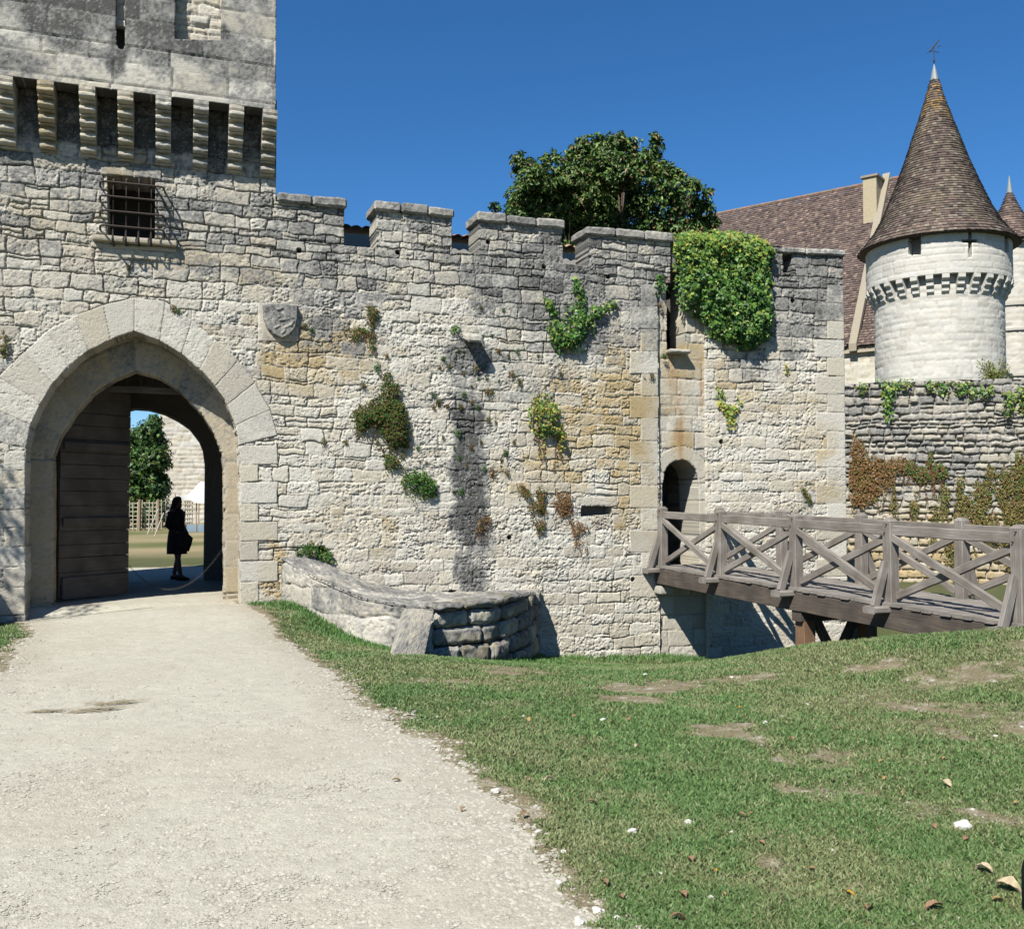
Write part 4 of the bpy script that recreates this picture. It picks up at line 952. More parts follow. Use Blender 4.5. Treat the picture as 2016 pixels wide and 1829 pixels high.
# ------------------------------------------------------------------ far rampart
A_ = at(1600, 900, 24.6); B_ = at(2300, 900, 22.6); FX_, LX = fr2(A_, B_); FX_.k = 78.
zr = FX_.px(1800, 751)[1]
rp = thing('rampart_wall', 'long rough rubble rampart wall with grey top and ochre base behind footbridge', 'wall', tuple(FX_.pt(LX/2, -1, 0)))
def rampcol(x, y, d, sid):
    n = fbm(x*.7, y*.9, 360, 4); g = .52+.45*(n-.5)-.42*sm(2.6, .6, y+(n-.5)*1.6)
    return stonecol(x, y, d, sid, g, .10+.75*sm(2.0, .3, y+(n-.5)*1.5), seed=51, base=np.array([.50, .47, .40]))
q = masonry(FX_, 0, LX, -1.6, zr+.1, .019, rampcol, ch=(.15, .24), ww=(.15, .36), jd=.08, seed=51, top=lambda x: zr-.0+.05*(vn(x*2, x*0, 3)-.5), skirt=.8, rough=.8, pillow=.012, split=.15, warp=.035, jw=.032, stoneoff=.016)[0]
obj('wall', q[0], q[1], M_stone, rp, col=q[2])
# ------------------------------------------------------------------ round tower
def tiles(name, ptf, rows, lenf, tw, mat, parent, colf, seed=0, lift=.035):
    """overlapping clay tiles. ptf(u, v, h) -> point; lenf(v) = row length in metres"""
    rs = np.random.RandomState(seed); V = []; F = []; K = []; b = 0
    for r in range(rows):
        v0 = r/rows; v1 = (r+1.28)/rows; n = max(3, int(lenf(v0)/tw)); ph = rs.rand()/n
        e = np.arange(n)/n+ph; w = 1/n*(.97)
        jit = (rs.rand(n)-.5)*.18/rows; hh = rs.rand(n)*lift*.55; tl = (rs.rand(n)-.5)*lift*.35
        u0, u1 = e, e+w
        q = []
        for u_, sg in ((u0, -1), (u1, 1)):
            q += [ptf(u_, v0+jit, lift+hh+tl*sg), ptf(u_, np.full(n, v1), np.full(n, .002)), ptf(u_, v0+jit, hh*.3)]
        Q = np.stack(q, 1).reshape(-1, 3); V.append(Q)
        k = np.arange(n)[:, None]*6+b
        F.append(np.hstack([k+0, k+3, k+4, k+1])); F.append(np.hstack([k+2, k+5, k+3, k+0])); F.append(np.hstack([k+2, k+0, k+1, k+2])[:, :4]); F.append(np.hstack([k+5, k+4, k+3, k+5])[:, :4])
        K.append(np.repeat(colf(rs, n, v0, e), 6, 0)); b += 6*n
    F = np.vstack(F[0::4]+F[1::4])
    return obj(name, np.vstack(V), F, mat, parent, col=np.vstack(K))
def tilecol(rs, n, v, e):
    a = rs.rand(n); c = mix(np.array([.13, .098, .085])*np.ones((n, 3)), np.array([.21, .15, .12]), a)
    c = mix(c, np.array([.30, .26, .20]), (rs.rand(n) > .80)*.75); c = mix(c, np.array([.06, .048, .042]), (rs.rand(n) > .84)*.7)
    c = mix(c, np.array([.24, .20, .13]), sm(.5, .7, fbm(e*22, np.full(n, v*9), 4, 3))*.45)
    c = mix(c, np.array([.36, .22, .08]), (sm(.66, .86, v)*(rs.rand(n) > .45))*.8)
    return c*(.8+.4*rs.rand(n))[:, None]
def tilecol2(rs, n, v, e):
    a = rs.rand(n); c = mix(np.array([.13, .096, .086])*np.ones((n, 3)), np.array([.215, .155, .13]), a)
    c = mix(c, np.array([.34, .25, .19]), (rs.rand(n) > .86)*.7); c = mix(c, np.array([.065, .05, .045]), (rs.rand(n) > .84)*.6)
    return c*(.8+.4*rs.rand(n))[:, None]
ct = at(1853, 984, 42.0); RT = 2.62; RG = 2.95
z_apex = at(1853, 128, 42)[2]; z_e = 12.65; z_g1 = 10.85; z_g0 = 10.05
rt = thing('round_tower', 'white round castle tower with tall brown conical tile roof and corbelled gallery', 'tower', (ct[0], ct[1], 0))
def twcol(g0, oc=.12):
    def f(x, y, d, sid): return stonecol(x, y, d, sid, g0+.25*(fbm(x*.5, y*.5, 370, 4)-.5), oc, seed=61, base=np.array([.60, .585, .53]), fleck=.4, var=.35, mort=np.array([.50, .47, .41]))
    return f
a0 = math.atan2(-ct[1], -ct[0])            # towards the camera
Cy = Cyl(ct, RT, a0-math.pi*.62); Cg = Cyl(ct, RG, a0-math.pi*.62)
def cflip(cy):
    f = cy.pt
    return cy
half = math.pi*1.24
q = masonry(Cy, 0, RT*half, -.5, z_g1, .06, twcol(.03, .05), ch=(.22, .32), ww=(.3, .6), jd=.022, seed=61, skirt=.02, rough=.5, jw=.03)[0]
obj('lower_wall', q[0], q[1], M_far, rt, col=q[2])
def gpx(x, y, r=RG):                        # pixel -> position on the gallery cylinder
    rr_ = ray(x, y); ox, oy = -ct[0], -ct[1]; a = rr_[0]**2+rr_[1]**2; b = 2*(rr_[0]*ox+rr_[1]*oy); c = ox*ox+oy*oy-r*r
    t = (-b-math.sqrt(max(0, b*b-4*a*c)))/(2*a); p = rr_*t; th = math.atan2(p[1]-ct[1], p[0]-ct[0])
    return th, EYE+p[2]
# cylinder parameter runs with the angle; Cyl.pt adds a/r to a0, so start at the clockwise end
Cg.a0 = a0-math.pi*.62; Cy.a0 = a0-math.pi*.62
def gs(x, y):
    th, z = gpx(x, y); return (((th-Cg.a0) % (2*math.pi))*RG, z)
w1 = np.array([gs(1788, 459), gs(1813, 459), gs(1813, 502), gs(1788, 502)]); w2 = np.array([gs(1978, 459), gs(1986, 459), gs(1986, 497), gs(1978, 497)])
cxs, cz = gs(1910, 475); cr = .07
cross = [np.array([[cxs-cr, gs(1910, 507)[1]], [cxs+cr, gs(1910, 507)[1]], [cxs+cr, gs(1910, 452)[1]], [cxs-cr, gs(1910, 452)[1]]]), np.array([[cxs-.33, cz-cr], [cxs+.33, cz-cr], [cxs+.33, cz+cr], [cxs-.33, cz+cr]])]
q = masonry(Cg, 0, RG*half, z_g1, z_e+.05, .045, twcol(.06, .05), ch=(.26, .33), ww=(.4, .7), jd=.02, seed=63, holes=[w1, w2]+cross, skirt=.35, rough=.5, jw=.025, warp=.01, split=0)[0]
obj('gallery_wall', q[0], q[1], M_far, rt, col=q[2])
# dark inside of gallery and soffit
mb = MB(); n = 40; V = []; 
for r_, z in ((RG-.36, z_e), (RG-.36, z_g1+.02), (RT-.02, z_g1+.02)):
    for k in range(n): V.append((ct[0]+r_*math.cos(2*math.pi*k/n), ct[1]+r_*math.sin(2*math.pi*k/n), z))
F = [(i*n+k, i*n+(k+1) % n, (i+1)*n+(k+1) % n, (i+1)*n+k) for i in range(2) for k in range(n)]
mb.add(V, F, (.2, .19, .17)); mb.build('gallery_core', M_far, rt)
NC = 30
for k in range(NC):
    th = a0+2*math.pi*(k+.5)/NC
    if abs(((th-a0+math.pi) % (2*math.pi))-math.pi) > math.pi*.6: continue
    e = np.array([math.cos(th), math.sin(th), 0]); tn = np.array([-e[1], e[0], 0]); c0 = np.array([ct[0], ct[1], 0])
    pr = [(RT-.1, z_g1), (RG+.03, z_g1), (RG+.03, z_g1-.16), (RG-.02, z_g1-.22), (RG-.10, z_g1-.25), (RG-.10, z_g1-.42), (RG-.16, z_g1-.48), (RG-.22, z_g1-.5), (RG-.22, z_g1-.66), (RT+.02, z_g1-.76), (RT-.1, z_g1-.78)]
    V = [c0+e*r_+tn*s_+np.array([0, 0, z]) for s_ in (-.14, .14) for r_, z in pr]; m = len(pr)
    F = [(i, (i+1) % m, m+(i+1) % m, m+i) for i in range(m)]+[list(range(m))[::-1], [m+i for i in range(m)]]
    obj('corbel', V, F, M_far, rt, col=(.56, .54, .48))
prof = [(0, 3.28), (.045, 2.90), (.10, 2.58), (.2, 2.19), (.35, 1.73), (.5, 1.31), (.65, .94), (.8, .57), (.9, .34), (1.0, .16)]
pv = np.array(prof); HT = at(1853, 157, 42)[2]-z_e
def conept(u, v, h):
    u = np.asarray(u, float); v = np.clip(v, -.02, 1.0); r_ = np.interp(v, pv[:, 0], pv[:, 1])+h*.8; th = 2*math.pi*u
    return np.stack([ct[0]+r_*np.cos(th), ct[1]+r_*np.sin(th), z_e+HT*v+h*.5-.12*(1-sm(0, .06, v))], -1)
tiles('roof', conept, 64, lambda v: 2*math.pi*np.interp(v, pv[:, 0], pv[:, 1]), .17, M_tile, rt, tilecol, 5, .045)
def coneliner(name, c, z0, H, prof, par):
    V = []; n = 32
    for v, r_ in prof:
        for k in range(n): V.append((c[0]+(r_-.02)*math.cos(2*math.pi*k/n), c[1]+(r_-.02)*math.sin(2*math.pi*k/n), z0+H*v-.02-.12*(1-float(sm(0, .06, v)))))
    m = len(prof); F = [(i*n+k, i*n+(k+1) % n, (i+1)*n+(k+1) % n, (i+1)*n+k) for i in range(m-1) for k in range(n)]
    F.append([k for k in range(n)][::-1]); obj(name, V, F, M_tile, par, col=(.08, .06, .05))
coneliner('roof_underside', ct, z_e, HT, prof, rt)
v, f = tube([(ct[0], ct[1], z_e+HT-.15), (ct[0], ct[1], z_e+HT+.35), (ct[0], ct[1], z_apex)], [.2, .10, .025], 12)
M_lead = mat_attr('lead_sheet', .5, spec=.5, col=(.20, .225, .22))
fin = obj('finial', v, f, M_lead, rt)
zt_ = at(1853, 92, 42)[2]
mb = MB(); v, f = tube([(ct[0], ct[1], z_apex-.05), (ct[0], ct[1], zt_)], .016, 6); mb.add(v, f)
sx = .0225
for a, b, r_ in (((-.20, -.32), (.17, .28), .035), ((.17, .28), (.30, .44), .018), ((-.35, -.45), (-.12, -.30), .016), ((-.12, -.30), (.27, -.40), .014), ((.20, -.05), (.32, .08), .022)):
    v, f = tube([(ct[0]+a[0]*.9, ct[1], zt_+a[1]*.7), (ct[0]+b[0]*.9, ct[1], zt_+b[1]*.7)], r_, 6); mb.add(v, f)
v, f = tube([(ct[0], ct[1], z_apex+.12), (ct[0], ct[1], z_apex+.2)], [.05, .05], 8); mb.add(v, f)
mb.build('weathervane', M_iron, rt)
# ------------------------------------------------------------------ second turret with its wall
c2 = at(1999, 984, 47.5); z2 = 14.2; r2_ = 1.35
t2 = thing('corner_turret', 'small white round turret with brown pointed roof at the right edge', 'turret', (c2[0], c2[1], 0))
C2 = Cyl(c2, r2_, math.atan2(-c2[1], -c2[0])-math.pi*.62)
q = masonry(C2, 0, r2_*half, -.5, z2, .07, twcol(.1), ch=(.25, .33), ww=(.3, .6), jd=.03, seed=65, skirt=.02, rough=.8, jw=.035)[0]
obj('wall', q[0], q[1], M_far, t2, col=q[2])
za_ = at(1999, 378, 47.5)[2]
p2 = [(0, 1.65), (.08, 1.38), (.25, 1.08), (.5, .68), (.75, .34), (1, .1)]; pv2 = np.array(p2); H2 = za_-z2
def cone2(u, v, h):
    v = np.clip(v, -.02, 1.0); r_ = np.interp(v, pv2[:, 0], pv2[:, 1])+h*.8; th = 2*math.pi*np.asarray(u)
    return np.stack([c2[0]+r_*np.cos(th), c2[1]+r_*np.sin(th), z2+H2*v+h*.5], -1)
tiles('roof', cone2, 20, lambda v: 2*math.pi*np.interp(v, pv2[:, 0], pv2[:, 1]), .17, M_tile, t2, tilecol2, 6, .045)
coneliner('roof_underside', c2, z2, H2, p2, t2)
v, f = tube([(c2[0], c2[1], za_-.1), (c2[0], c2[1], at(1999, 347, 47.5)[2])], [.15, .02], 12); obj('finial', v, f, M_lead, t2)
for yy in (600, 650, 740):
    z = at(1999, yy, 46.2)[2]; n = 36
    V = [(c2[0]+r_*math.cos(2*math.pi*k/n), c2[1]+r_*math.sin(2*math.pi*k/n), zz) for r_, zz in ((r2_-.02, z), (r2_+.08, z), (r2_+.08, z+.1), (r2_-.02, z+.13)) for k in range(n)]
    obj('string_course', V, [(i*n+k, i*n+(k+1) % n, (i+1)*n+(k+1) % n, (i+1)*n+k) for i in range(3) for k in range(n)], M_far, t2, col=(.45, .43, .38))
# ------------------------------------------------------------------ manor house with steep tiled roof
hd = np.array([-.784, .621, 0]); hn = np.array([-.621, -.784, 0])
Rp = at(1733, 358, 55.0)                    # ridge end at the gable
zri = Rp[2]; rw = 5.6; zea = 9.6
ho = thing('manor_house', 'house wing with steep brown tiled roof and pale rendered chimney', 'house', (Rp[0]-6, Rp[1]-2, 0))
HL = 20.
def H(a, r_, z): return np.array([Rp[0], Rp[1], 0])+hd*a+hn*r_+np.array([0, 0, z])
def slope_pt(side, L0, L1):
    def f(u, v, h):
        u = np.asarray(u, float)
        u, v, h = np.broadcast_arrays(u, v, h); a = L0+(L1-L0)*u; sw = .35*(1-sm(0, .14, v))
        r_ = rw*(1-v)+sw; z = zea+(zri-zea)*v-.02*0
        P = np.array([Rp[0], Rp[1], 0])+a[..., None]*hd+(side*(r_+h*.8))[..., None]*hn; P[..., 2] = z+h*.5; return P
    return f
tiles('roof', slope_pt(1, -.15, HL), 74, lambda v: HL, .18, M_tile, ho, tilecol2, 8, .045)
tiles('roof', slope_pt(1, -3.0, -.55), 66, lambda v: 5, .18, M_tile, ho, tilecol2, 9, .045)
V = [H(a, s_*(rw-.12 if z < zri-1 else 0), z-.3) for a in (-3.0, HL) for s_, z in ((1, zea), (1, zri), (-1, zea))]
obj('roof_frame', V, [(0, 1, 4, 3), (1, 2, 5, 4), (0, 2, 1), (3, 4, 5), (0, 3, 5, 2)], M_tile, ho, col=(.09, .065, .05))
mb = MB(); n = 60
for k in range(n):
    a = -3.0+(HL+3.0)*k/n; v, f = tube([H(a, 0, zri+.0), H(a+(HL+3.0)/n*1.05, 0, zri+.03)], [.13, .10], 8); mb.add(v, f, (.2+.1*(k % 3)/3, .16, .12))
mb.build('ridge_tiles', M_tile, ho)
def mcol(g, oc): return lambda x, y, d, sid: stonecol(x, y, d, sid, g+.2*(fbm(x*.6, y*.6, 380, 3)-.5), oc, seed=67, base=np.array([.62, .59, .50]), fleck=.4)
FH = Frame(H(HL, rw, 0), math.degrees(math.atan2(-hd[0], -hd[1])))
hw = np.array([(HL-1.2, 3.6), (HL-.35, 3.6), (HL-.35, 6.0), (HL-1.2, 6.0)])
q = masonry(FH, 0, HL+3.0, -.5, zea, .07, mcol(.02, .1), jd=.015, seed=68, skirt=.3, rough=.5, jw=.03)[0]
obj('wall', q[0], q[1], M_far, ho, col=q[2])
# cornice under the eaves, gable coping, chimney
def hb(name, a0_, a1_, r0, r1, z0_, z1_, col, parent=ho, mat=M_far):
    V = [H(a, r_, z) for a in (a0_, a1_) for r_ in (r0, r1) for z in (z0_, z1_)]
    return obj(name, V, [(0, 1, 3, 2), (4, 6, 7, 5), (0, 4, 5, 1), (2, 3, 7, 6), (0, 2, 6, 4), (1, 5, 7, 3)], mat, parent, col=col)
hb('cornice', -3.0, HL, rw-.1, rw+.22, zea-.32, zea-.12, (.42, .37, .28))
V = []
for a in (-.55, -.15):
    V += [H(a, rw+.45, zea-.25), H(a, rw+.45, zea+.15), H(a, .0, zri+.42), H(a, 0, zri-.4)]
obj('gable_coping', V, [(0, 1, 2, 3), (7, 6, 5, 4), (0, 4, 5, 1), (1, 5, 6, 2), (2, 6, 7, 3), (0, 3, 7, 4)], M_far, ho, col=(.33, .29, .22))
ca = (-.25, .50); crr = (-.5, 1.5)
zc0 = zri-3.2; zc1 = at(1730, 351, 54.4)[2]
FC_ = []
chn = hb('chimney', ca[0], ca[1], crr[0], crr[1], zc0-1.5, zc1-.12, (.44, .375, .25))
hb('chimney_cap', ca[0]-.1, ca[1]+.1, crr[0]-.1, crr[1]+.1, zc1-.12, zc1, (.3, .26, .2), chn); 
chn.children[0].location = tuple(-np.array(ho.location)*0) if chn.children else (0, 0, 0)
# small tiled lean-to roof behind the curtain
sh = thing('tiled_shed', 'low shed with curved orange clay tile roof glimpsed behind battlements', 'shed', tuple(FW.pt(4, 0, -3.2)))
zsh = FW.px(900, 480, -2.0)[1]
def shp(a, b): return FW.pt(a, zsh+.35-b*.28, -3.4+b*1.6)
V = []; n = 160; m = 14
for i in range(n+1):
    for j in range(m+1):
        a = sT+.2+(sE-sT-.6)*i/n; p = shp(a, j/m); p[2] += .05*abs(math.sin(a*math.pi/.19))+.02*(j % 2)+.02*(vn(a*5, j, 3)-.5); V.append(p)
V = np.array(V); idx = np.arange((n+1)*(m+1)).reshape(n+1, m+1); F = np.stack([idx[:-1, :-1], idx[1:, :-1], idx[1:, 1:], idx[:-1, 1:]], -1).reshape(-1, 4)
k_ = vn(np.floor(V[:, 0]*5), V[:, 1]*3, 4); obj('roof', V, F, M_tile, sh, col=mix(np.array([.30, .16, .09])*np.ones((len(V), 3)), np.array([.40, .28, .18]), k_))
backbox('wall', FW, sT+.3, sE-.5, -.1, zsh+.0, -1.95, -3.35, sh, col=(.4, .38, .33))
# ------------------------------------------------------------------ foliage
def leaves(P, N, size, cols, shape='kite', rs=None, curl=.18, asp=.55, gap=0):
    """one little folded leaf per point; returns V, F, col"""
    rs = rs or np.random.RandomState(1); n = len(P)
    N = N+rs.normal(0, .38, N.shape); N /= np.linalg.norm(N, axis=1)[:, None]
    r = rs.normal(0, 1, N.shape); T = np.cross(N, r); T /= np.linalg.norm(T, axis=1)[:, None]+1e-9
    T[:, 2] -= gap; T /= np.linalg.norm(T, axis=1)[:, None]; Bt = np.cross(N, T)
    s = (np.broadcast_to(size, (n,))*rs.uniform(.6, 1.25, n))[:, None]
    if shape == 'ivy': pts = [(-.1, 0, 0), (.12, .5, -.10), (.38, .30, 0), (.95, 0, -.12), (.38, -.30, 0), (.12, -.5, -.10)]
    elif shape == 'long': pts = [(0, 0, 0), (.3, .5*asp, .06), (.7, .42*asp, .02), (1.0, 0, -.12), (.7, -.42*asp, .02), (.3, -.5*asp, .06)]
    else: pts = [(0, 0, 0), (.45, .5*asp, .05), (1, 0, -.12), (.45, -.5*asp, .05)]
    m = len(pts)
    V = np.stack([P+s*(a*T+b*Bt+c*(curl/.18)*N) for a, b, c in pts], 1).reshape(-1, 3)
    k = np.arange(n)[:, None]*m
    if m == 6: F = np.vstack([np.hstack([k, k+1, k+2, k+3]), np.hstack([k, k+3, k+4, k+5])])
    else: F = np.vstack([np.hstack([k, k+1, k+2, k+3])])
    return V, F, np.repeat(cols, m, 0)
def pal(rs, n, cl, w):
    cl = np.array(cl, float); i = rs.choice(len(cl), n, p=np.array(w)/sum(w)); return cl[i]*1.38*(.75+.5*rs.rand(n))[:, None]
G_D = (.02, .055, .013); G_M = (.042, .11, .02); G_L = (.085, .19, .03); G_Y = (.21, .27, .045); Y_ = (.34, .30, .05); B_ = (.13, .075, .03); B_R = (.17, .085, .035); O_G = (.10, .105, .025)
def climber(name, fr, polys, dens, size, thick, cl, w, label, cat='climbing plant', group=None, seed=1, mat=None, off=0., shape='ivy', trail=None, lobes=None, vgrad=None):
    """plant hanging on a wall: leaves through the thickness of each outline, stems behind, trailing strands below"""
    rs = np.random.RandomState(seed); PP = []; NN = []; CC = []; SZ = []
    allp = [fr.poly(p, off) for p in polys]
    lo_ = np.min([p.min(0) for p in allp], 0); hi = np.max([p.max(0) for p in allp], 0)
    stems = MB()
    for p in allp:
        b0, b1 = p.min(0), p.max(0); n = int(dens*(b1-b0)[0]*(b1-b0)[1])
        x = rs.uniform(b0[0], b1[0], n); y = rs.uniform(b0[1], b1[1], n)
        J_ = .07 if size > .05 else .10; jx = x+J_*(fbm(x*8, y*8, seed+3, 3)-.5)*2+rs.normal(0, .022, n); jy = y+J_*(fbm(x*8, y*8, seed+4, 3)-.5)*2+rs.normal(0, .022, n)
        k = inpoly(jx, jy, p); x, y = x[k], y[k]; dd, _, _ = pdist(x.copy(), y.copy(), p)
        clump = fbm(x*5.5, y*5.5, seed+9, 3); k = rs.rand(len(x)) < np.clip(.12+1.7*(clump-.25)+dd*4, 0, 1); x, y, dd, clump = x[k], y[k], dd[k], clump[k]
        env = thick*np.clip(np.sqrt(dd/.22), .15, 1)*(.45+1.1*clump)
        o = env*rs.rand(len(x))**.45+.015
        P = fr.pt(x, y, off+o); nrm = np.tile(fr.n*1.0+np.array([0, 0, .45]), (len(x), 1))
        PP.append(P); NN.append(nrm); SZ.append(np.full(len(x), size))
        c = pal(rs, len(x), cl, w)
        if vgrad is not None:
            t = sm(lo_[1]+(hi-lo_)[1]*vgrad[0], lo_[1]+(hi-lo_)[1]*vgrad[1], y+.25*(clump-.5)); yl = pal(rs, len(x), [G_L, G_Y, Y_], (4, 5, 1.4)); k = rs.rand(len(x)) < t*.9; c[k] = yl[k]
        CC.append(c)
        for q in range(max(2, int(len(x)/140))):
            i = rs.randint(len(x)); j = rs.randint(len(x)); a = fr.pt(x[i], y[i], off+.02); b = fr.pt(x[j], y[j], off+.02)
            if np.linalg.norm(a-b) > .9: continue
            mpt = (a+b)/2+fr.n*.02+np.array([0, 0, rs.uniform(-.05, .05)]); v, f = tube([a, mpt, b], .005, 4); stems.add(v, f, (.12, .085, .05))
    if trail:
        for _ in range(trail[0]):
            p = allp[rs.randint(len(allp))]; x = rs.uniform(p[:, 0].min(), p[:, 0].max()); m = np.abs(p[:, 0]-x) < .25
            y = p[m, 1].min() if m.any() else p[:, 1].min(); y += rs.uniform(0, .15); L = rs.uniform(.3, 1)*trail[1]; n = int(L/.018)
            t = np.linspace(0, 1, n); xx = x+.05*np.sin(t*4+rs.rand()*6)*t; yy = y-L*t
            PP.append(fr.pt(xx, yy, off+.03+.03*rs.rand(n))); NN.append(np.tile(fr.n, (n, 1))); SZ.append(np.full(n, size*.8)); CC.append(pal(rs, n, cl[-2:], w[-2:]))
            v, f = tube(fr.pt(xx[::4], yy[::4], off+.03), .0035, 3) if n >= 8 else (None, None)
            if v is not None: stems.add(v, f, (.13, .075, .035))
    P = np.vstack(PP); rsl = np.random.RandomState(seed+1)
    V, F, c = leaves(P, np.vstack(NN), np.concatenate(SZ), np.vstack(CC), shape, rsl, gap=.5)
    mid = fr.pt((lo_[0]+hi[0])/2, lo_[1], off)
    t = thing(name, label, cat, tuple(mid), group); obj('leaves', V, F, mat or M_leaf, t, col=c)
    if stems.n: stems.build('stems', M_dry, t)
    return t
# the big ivy on the postern tower
climber('ivy', FR, [[(1321,470),(1350,458),(1420,453),(1470,464),(1504,474),(1522,497),(1514,540),(1516,600),(1517,664),(1497,684),(1468,690),(1440,678),(1412,678),(1384,650),(1378,632),(1362,618),(1334,609),(1329,560),(1322,510)]],
    2600, .066, .30, [G_M, G_L, G_D, G_Y], (5, 4.5, 1.6, 2), 'large dense green ivy mass hanging over top of postern tower', seed=11, vgrad=(.5, .95))
climber('ivy', FW, [[(1080,628),(1110,628),(1125,600),(1150,596),(1158,630),(1150,672),(1130,692),(1100,694),(1084,672),(1076,650)], [(1068,592),(1082,590),(1096,616),(1106,640),(1092,640),(1078,615)], [(1126,548),(1140,548),(1147,575),(1152,610),(1136,612),(1130,580)], [(1150,606),(1190,600),(1208,592),(1212,606),(1180,622),(1160,640)]],
    2000, .062, .20, [G_M, G_L, G_D, G_Y], (5, 4, 2, 2), 'green ivy with three upward arms on curtain wall under battlements', seed=12, trail=(5, .25))
climber('ivy', FW, [[(1046,782),(1066,774),(1084,782),(1096,800),(1100,826),(1108,850),(1096,862),(1070,856),(1048,846),(1036,826),(1040,800)], [(1090,850),(1104,846),(1112,870),(1106,885),(1096,872)]],
    1900, .05, .22, [G_L, G_Y, O_G, Y_, B_], (4, 4, 2, 2, 2), 'yellow-green ivy clump with long hanging strands right of dark wall stain', seed=13, trail=(9, .55))
climber('ivy', FR, [[(1408,762),(1420,764),(1430,790),(1440,800),(1456,782),(1461,788),(1448,815),(1450,840),(1440,848),(1430,826),(1416,800)]],
    1500, .06, .08, [G_Y, Y_, G_L], (4, 5, 2), 'small yellow v-shaped ivy sprig low on postern tower', seed=14)
climber('ivy', FW, [[(1290,540),(1303,538),(1310,560),(1300,575),(1292,565)]], 1500, .06, .10, [G_M, G_L, G_D], (3, 3, 2), 'little dark green ivy tuft beside tall slit opening', seed=15, trail=(3, .2))
climber('ivy', FR, [[(1543,715),(1552,712),(1554,735),(1546,738)]], 1500, .05, .06, [G_Y, Y_, O_G], (3, 4, 2), 'tiny yellow ivy leaf cluster at mid height of postern tower', seed=16)
fine = dict(shape='kite', mat=M_fine)
climber('wall_creeper', FW, [[(763,722),(774,740),(786,772),(798,800),(805,830),(806,858),(796,880),(768,882),(750,862),(740,842),(710,850),(694,835),(690,812),(705,800),(735,798),(748,780),(752,745)]],
    7500, .042, .16, [O_G, G_D, G_M, (.06, .075, .022), B_], (4, 2.6, 2.6, 2.5, 2.6), 'large brown-green fine-leaved creeper spreading like a triangle on curtain wall', seed=21, trail=(40, .22), **fine)
climber('wall_creeper', FW, [[(756,896),(776,890),(790,905),(792,920),(776,930),(760,920)]], 7500, .042, .13, [O_G, G_M, G_D, B_], (3, 3, 2, 3), 'small brown-green creeper tuft just under the triangular creeper', seed=22, trail=(4, .12), **fine)
climber('wall_creeper', FW, [[(786,928),(812,930),(832,922),(852,936),(860,958),(856,976),(838,982),(822,972),(800,958)]], 7500, .042, .16, [G_M, G_D, G_L, B_], (4, 3, 2, 1), 'bright green creeper patch below the triangular creeper', seed=23, trail=(18, .18), **fine)
climber('wall_creeper', FW, [[(716,612),(728,602),(742,608),(744,624),(734,634),(734,660),(728,662),(724,636),(714,626)], [(676,648),(700,645),(726,648),(724,658),(706,664),(698,674),(690,664),(680,658)], [(722,655),(736,655),(738,690),(732,700),(724,680)]],
    7000, .038, .09, [G_M, O_G, B_, B_R], (3, 3, 3, 2), 'thin brown and green creeper trailing right of carved shield', seed=24, trail=(5, .25), **fine)
climber('wall_creeper', FW, [[(1014,945),(1030,962),(1044,972),(1046,985),(1032,985),(1020,972)], [(1058,955),(1070,960),(1074,985),(1068,1015),(1056,1010),(1036,1002),(1040,992),(1056,990)], [(1050,1020),(1072,1022),(1074,1042),(1062,1056),(1048,1040)]],
    7000, .038, .09, [O_G, B_, B_R, G_M], (4, 3, 3, 1.2), 'olive-brown branching creeper between dark stain and arrow slot', seed=25, trail=(6, .2), **fine)
climber('dried_creeper', FW, [[(1092,972),(1110,966),(1126,978),(1124,1000),(1112,1012),(1102,1018),(1096,1000),(1088,990)]], 6500, .036, .09, [B_, B_R, (.2, .12, .05)], (3, 3, 3), 'rusty brown dried creeper hanging left of arrow slot', seed=26, trail=(10, .22), mat=M_dry, shape='kite')
climber('dried_creeper', FW, [[(1122,1032),(1140,1026),(1154,1036),(1160,1046),(1146,1048),(1136,1060),(1132,1078),(1124,1070),(1124,1050)]], 6500, .036, .08, [B_, B_R, (.2, .12, .05)], (3, 3, 3), 'rusty brown dried creeper below arrow slot', seed=27, trail=(10, .2), mat=M_dry, shape='kite')
climber('dried_creeper', FW, [[(936,1020),(952,1012),(966,1016),(964,1026),(952,1030),(950,1048),(942,1050),(938,1034)]], 6500, .036, .08, [B_, B_R, G_D], (3, 3, 1), 'rusty brown dried creeper hanging on dark vertical stain', seed=28, trail=(5, .15), mat=M_dry, shape='kite')
climber('wall_creeper', FW, [[(886,650),(892,641),(906,644),(912,660),(904,668),(896,660)], [(922,658),(938,655),(940,668),(926,670)]], 7000, .04, .12, [G_M, G_L, G_D], (4, 3, 2), 'green creeper tufts hugging the stone water spout', seed=29, **fine)
climber('wall_creeper', FW, [[(578,1084),(592,1070),(612,1068),(630,1080),(646,1086),(662,1108),(644,1112),(620,1100),(596,1094)]], 6000, .045, .22, [G_M, G_D, O_G, G_L], (3, 3, 2, 2), 'leafy tuft growing from drain hole above broken parapet', seed=30, trail=(4, .12), **fine)
climber('wall_creeper', FR, [[(1575,958),(1584,962),(1594,978),(1600,992),(1590,990),(1580,978)]], 7000, .038, .08, [O_G, G_M, B_], (4, 2, 2), 'small olive creeper tuft near right corner of postern tower', seed=31, **fine)
climber('wall_creeper', FW, [[(0,650),(12,660),(16,685),(6,705),(0,700)]], 7000, .04, .12, [O_G, B_, G_D], (3, 3, 2), 'dark brown creeper tuft left of gate arch at picture edge', seed=32, **fine)
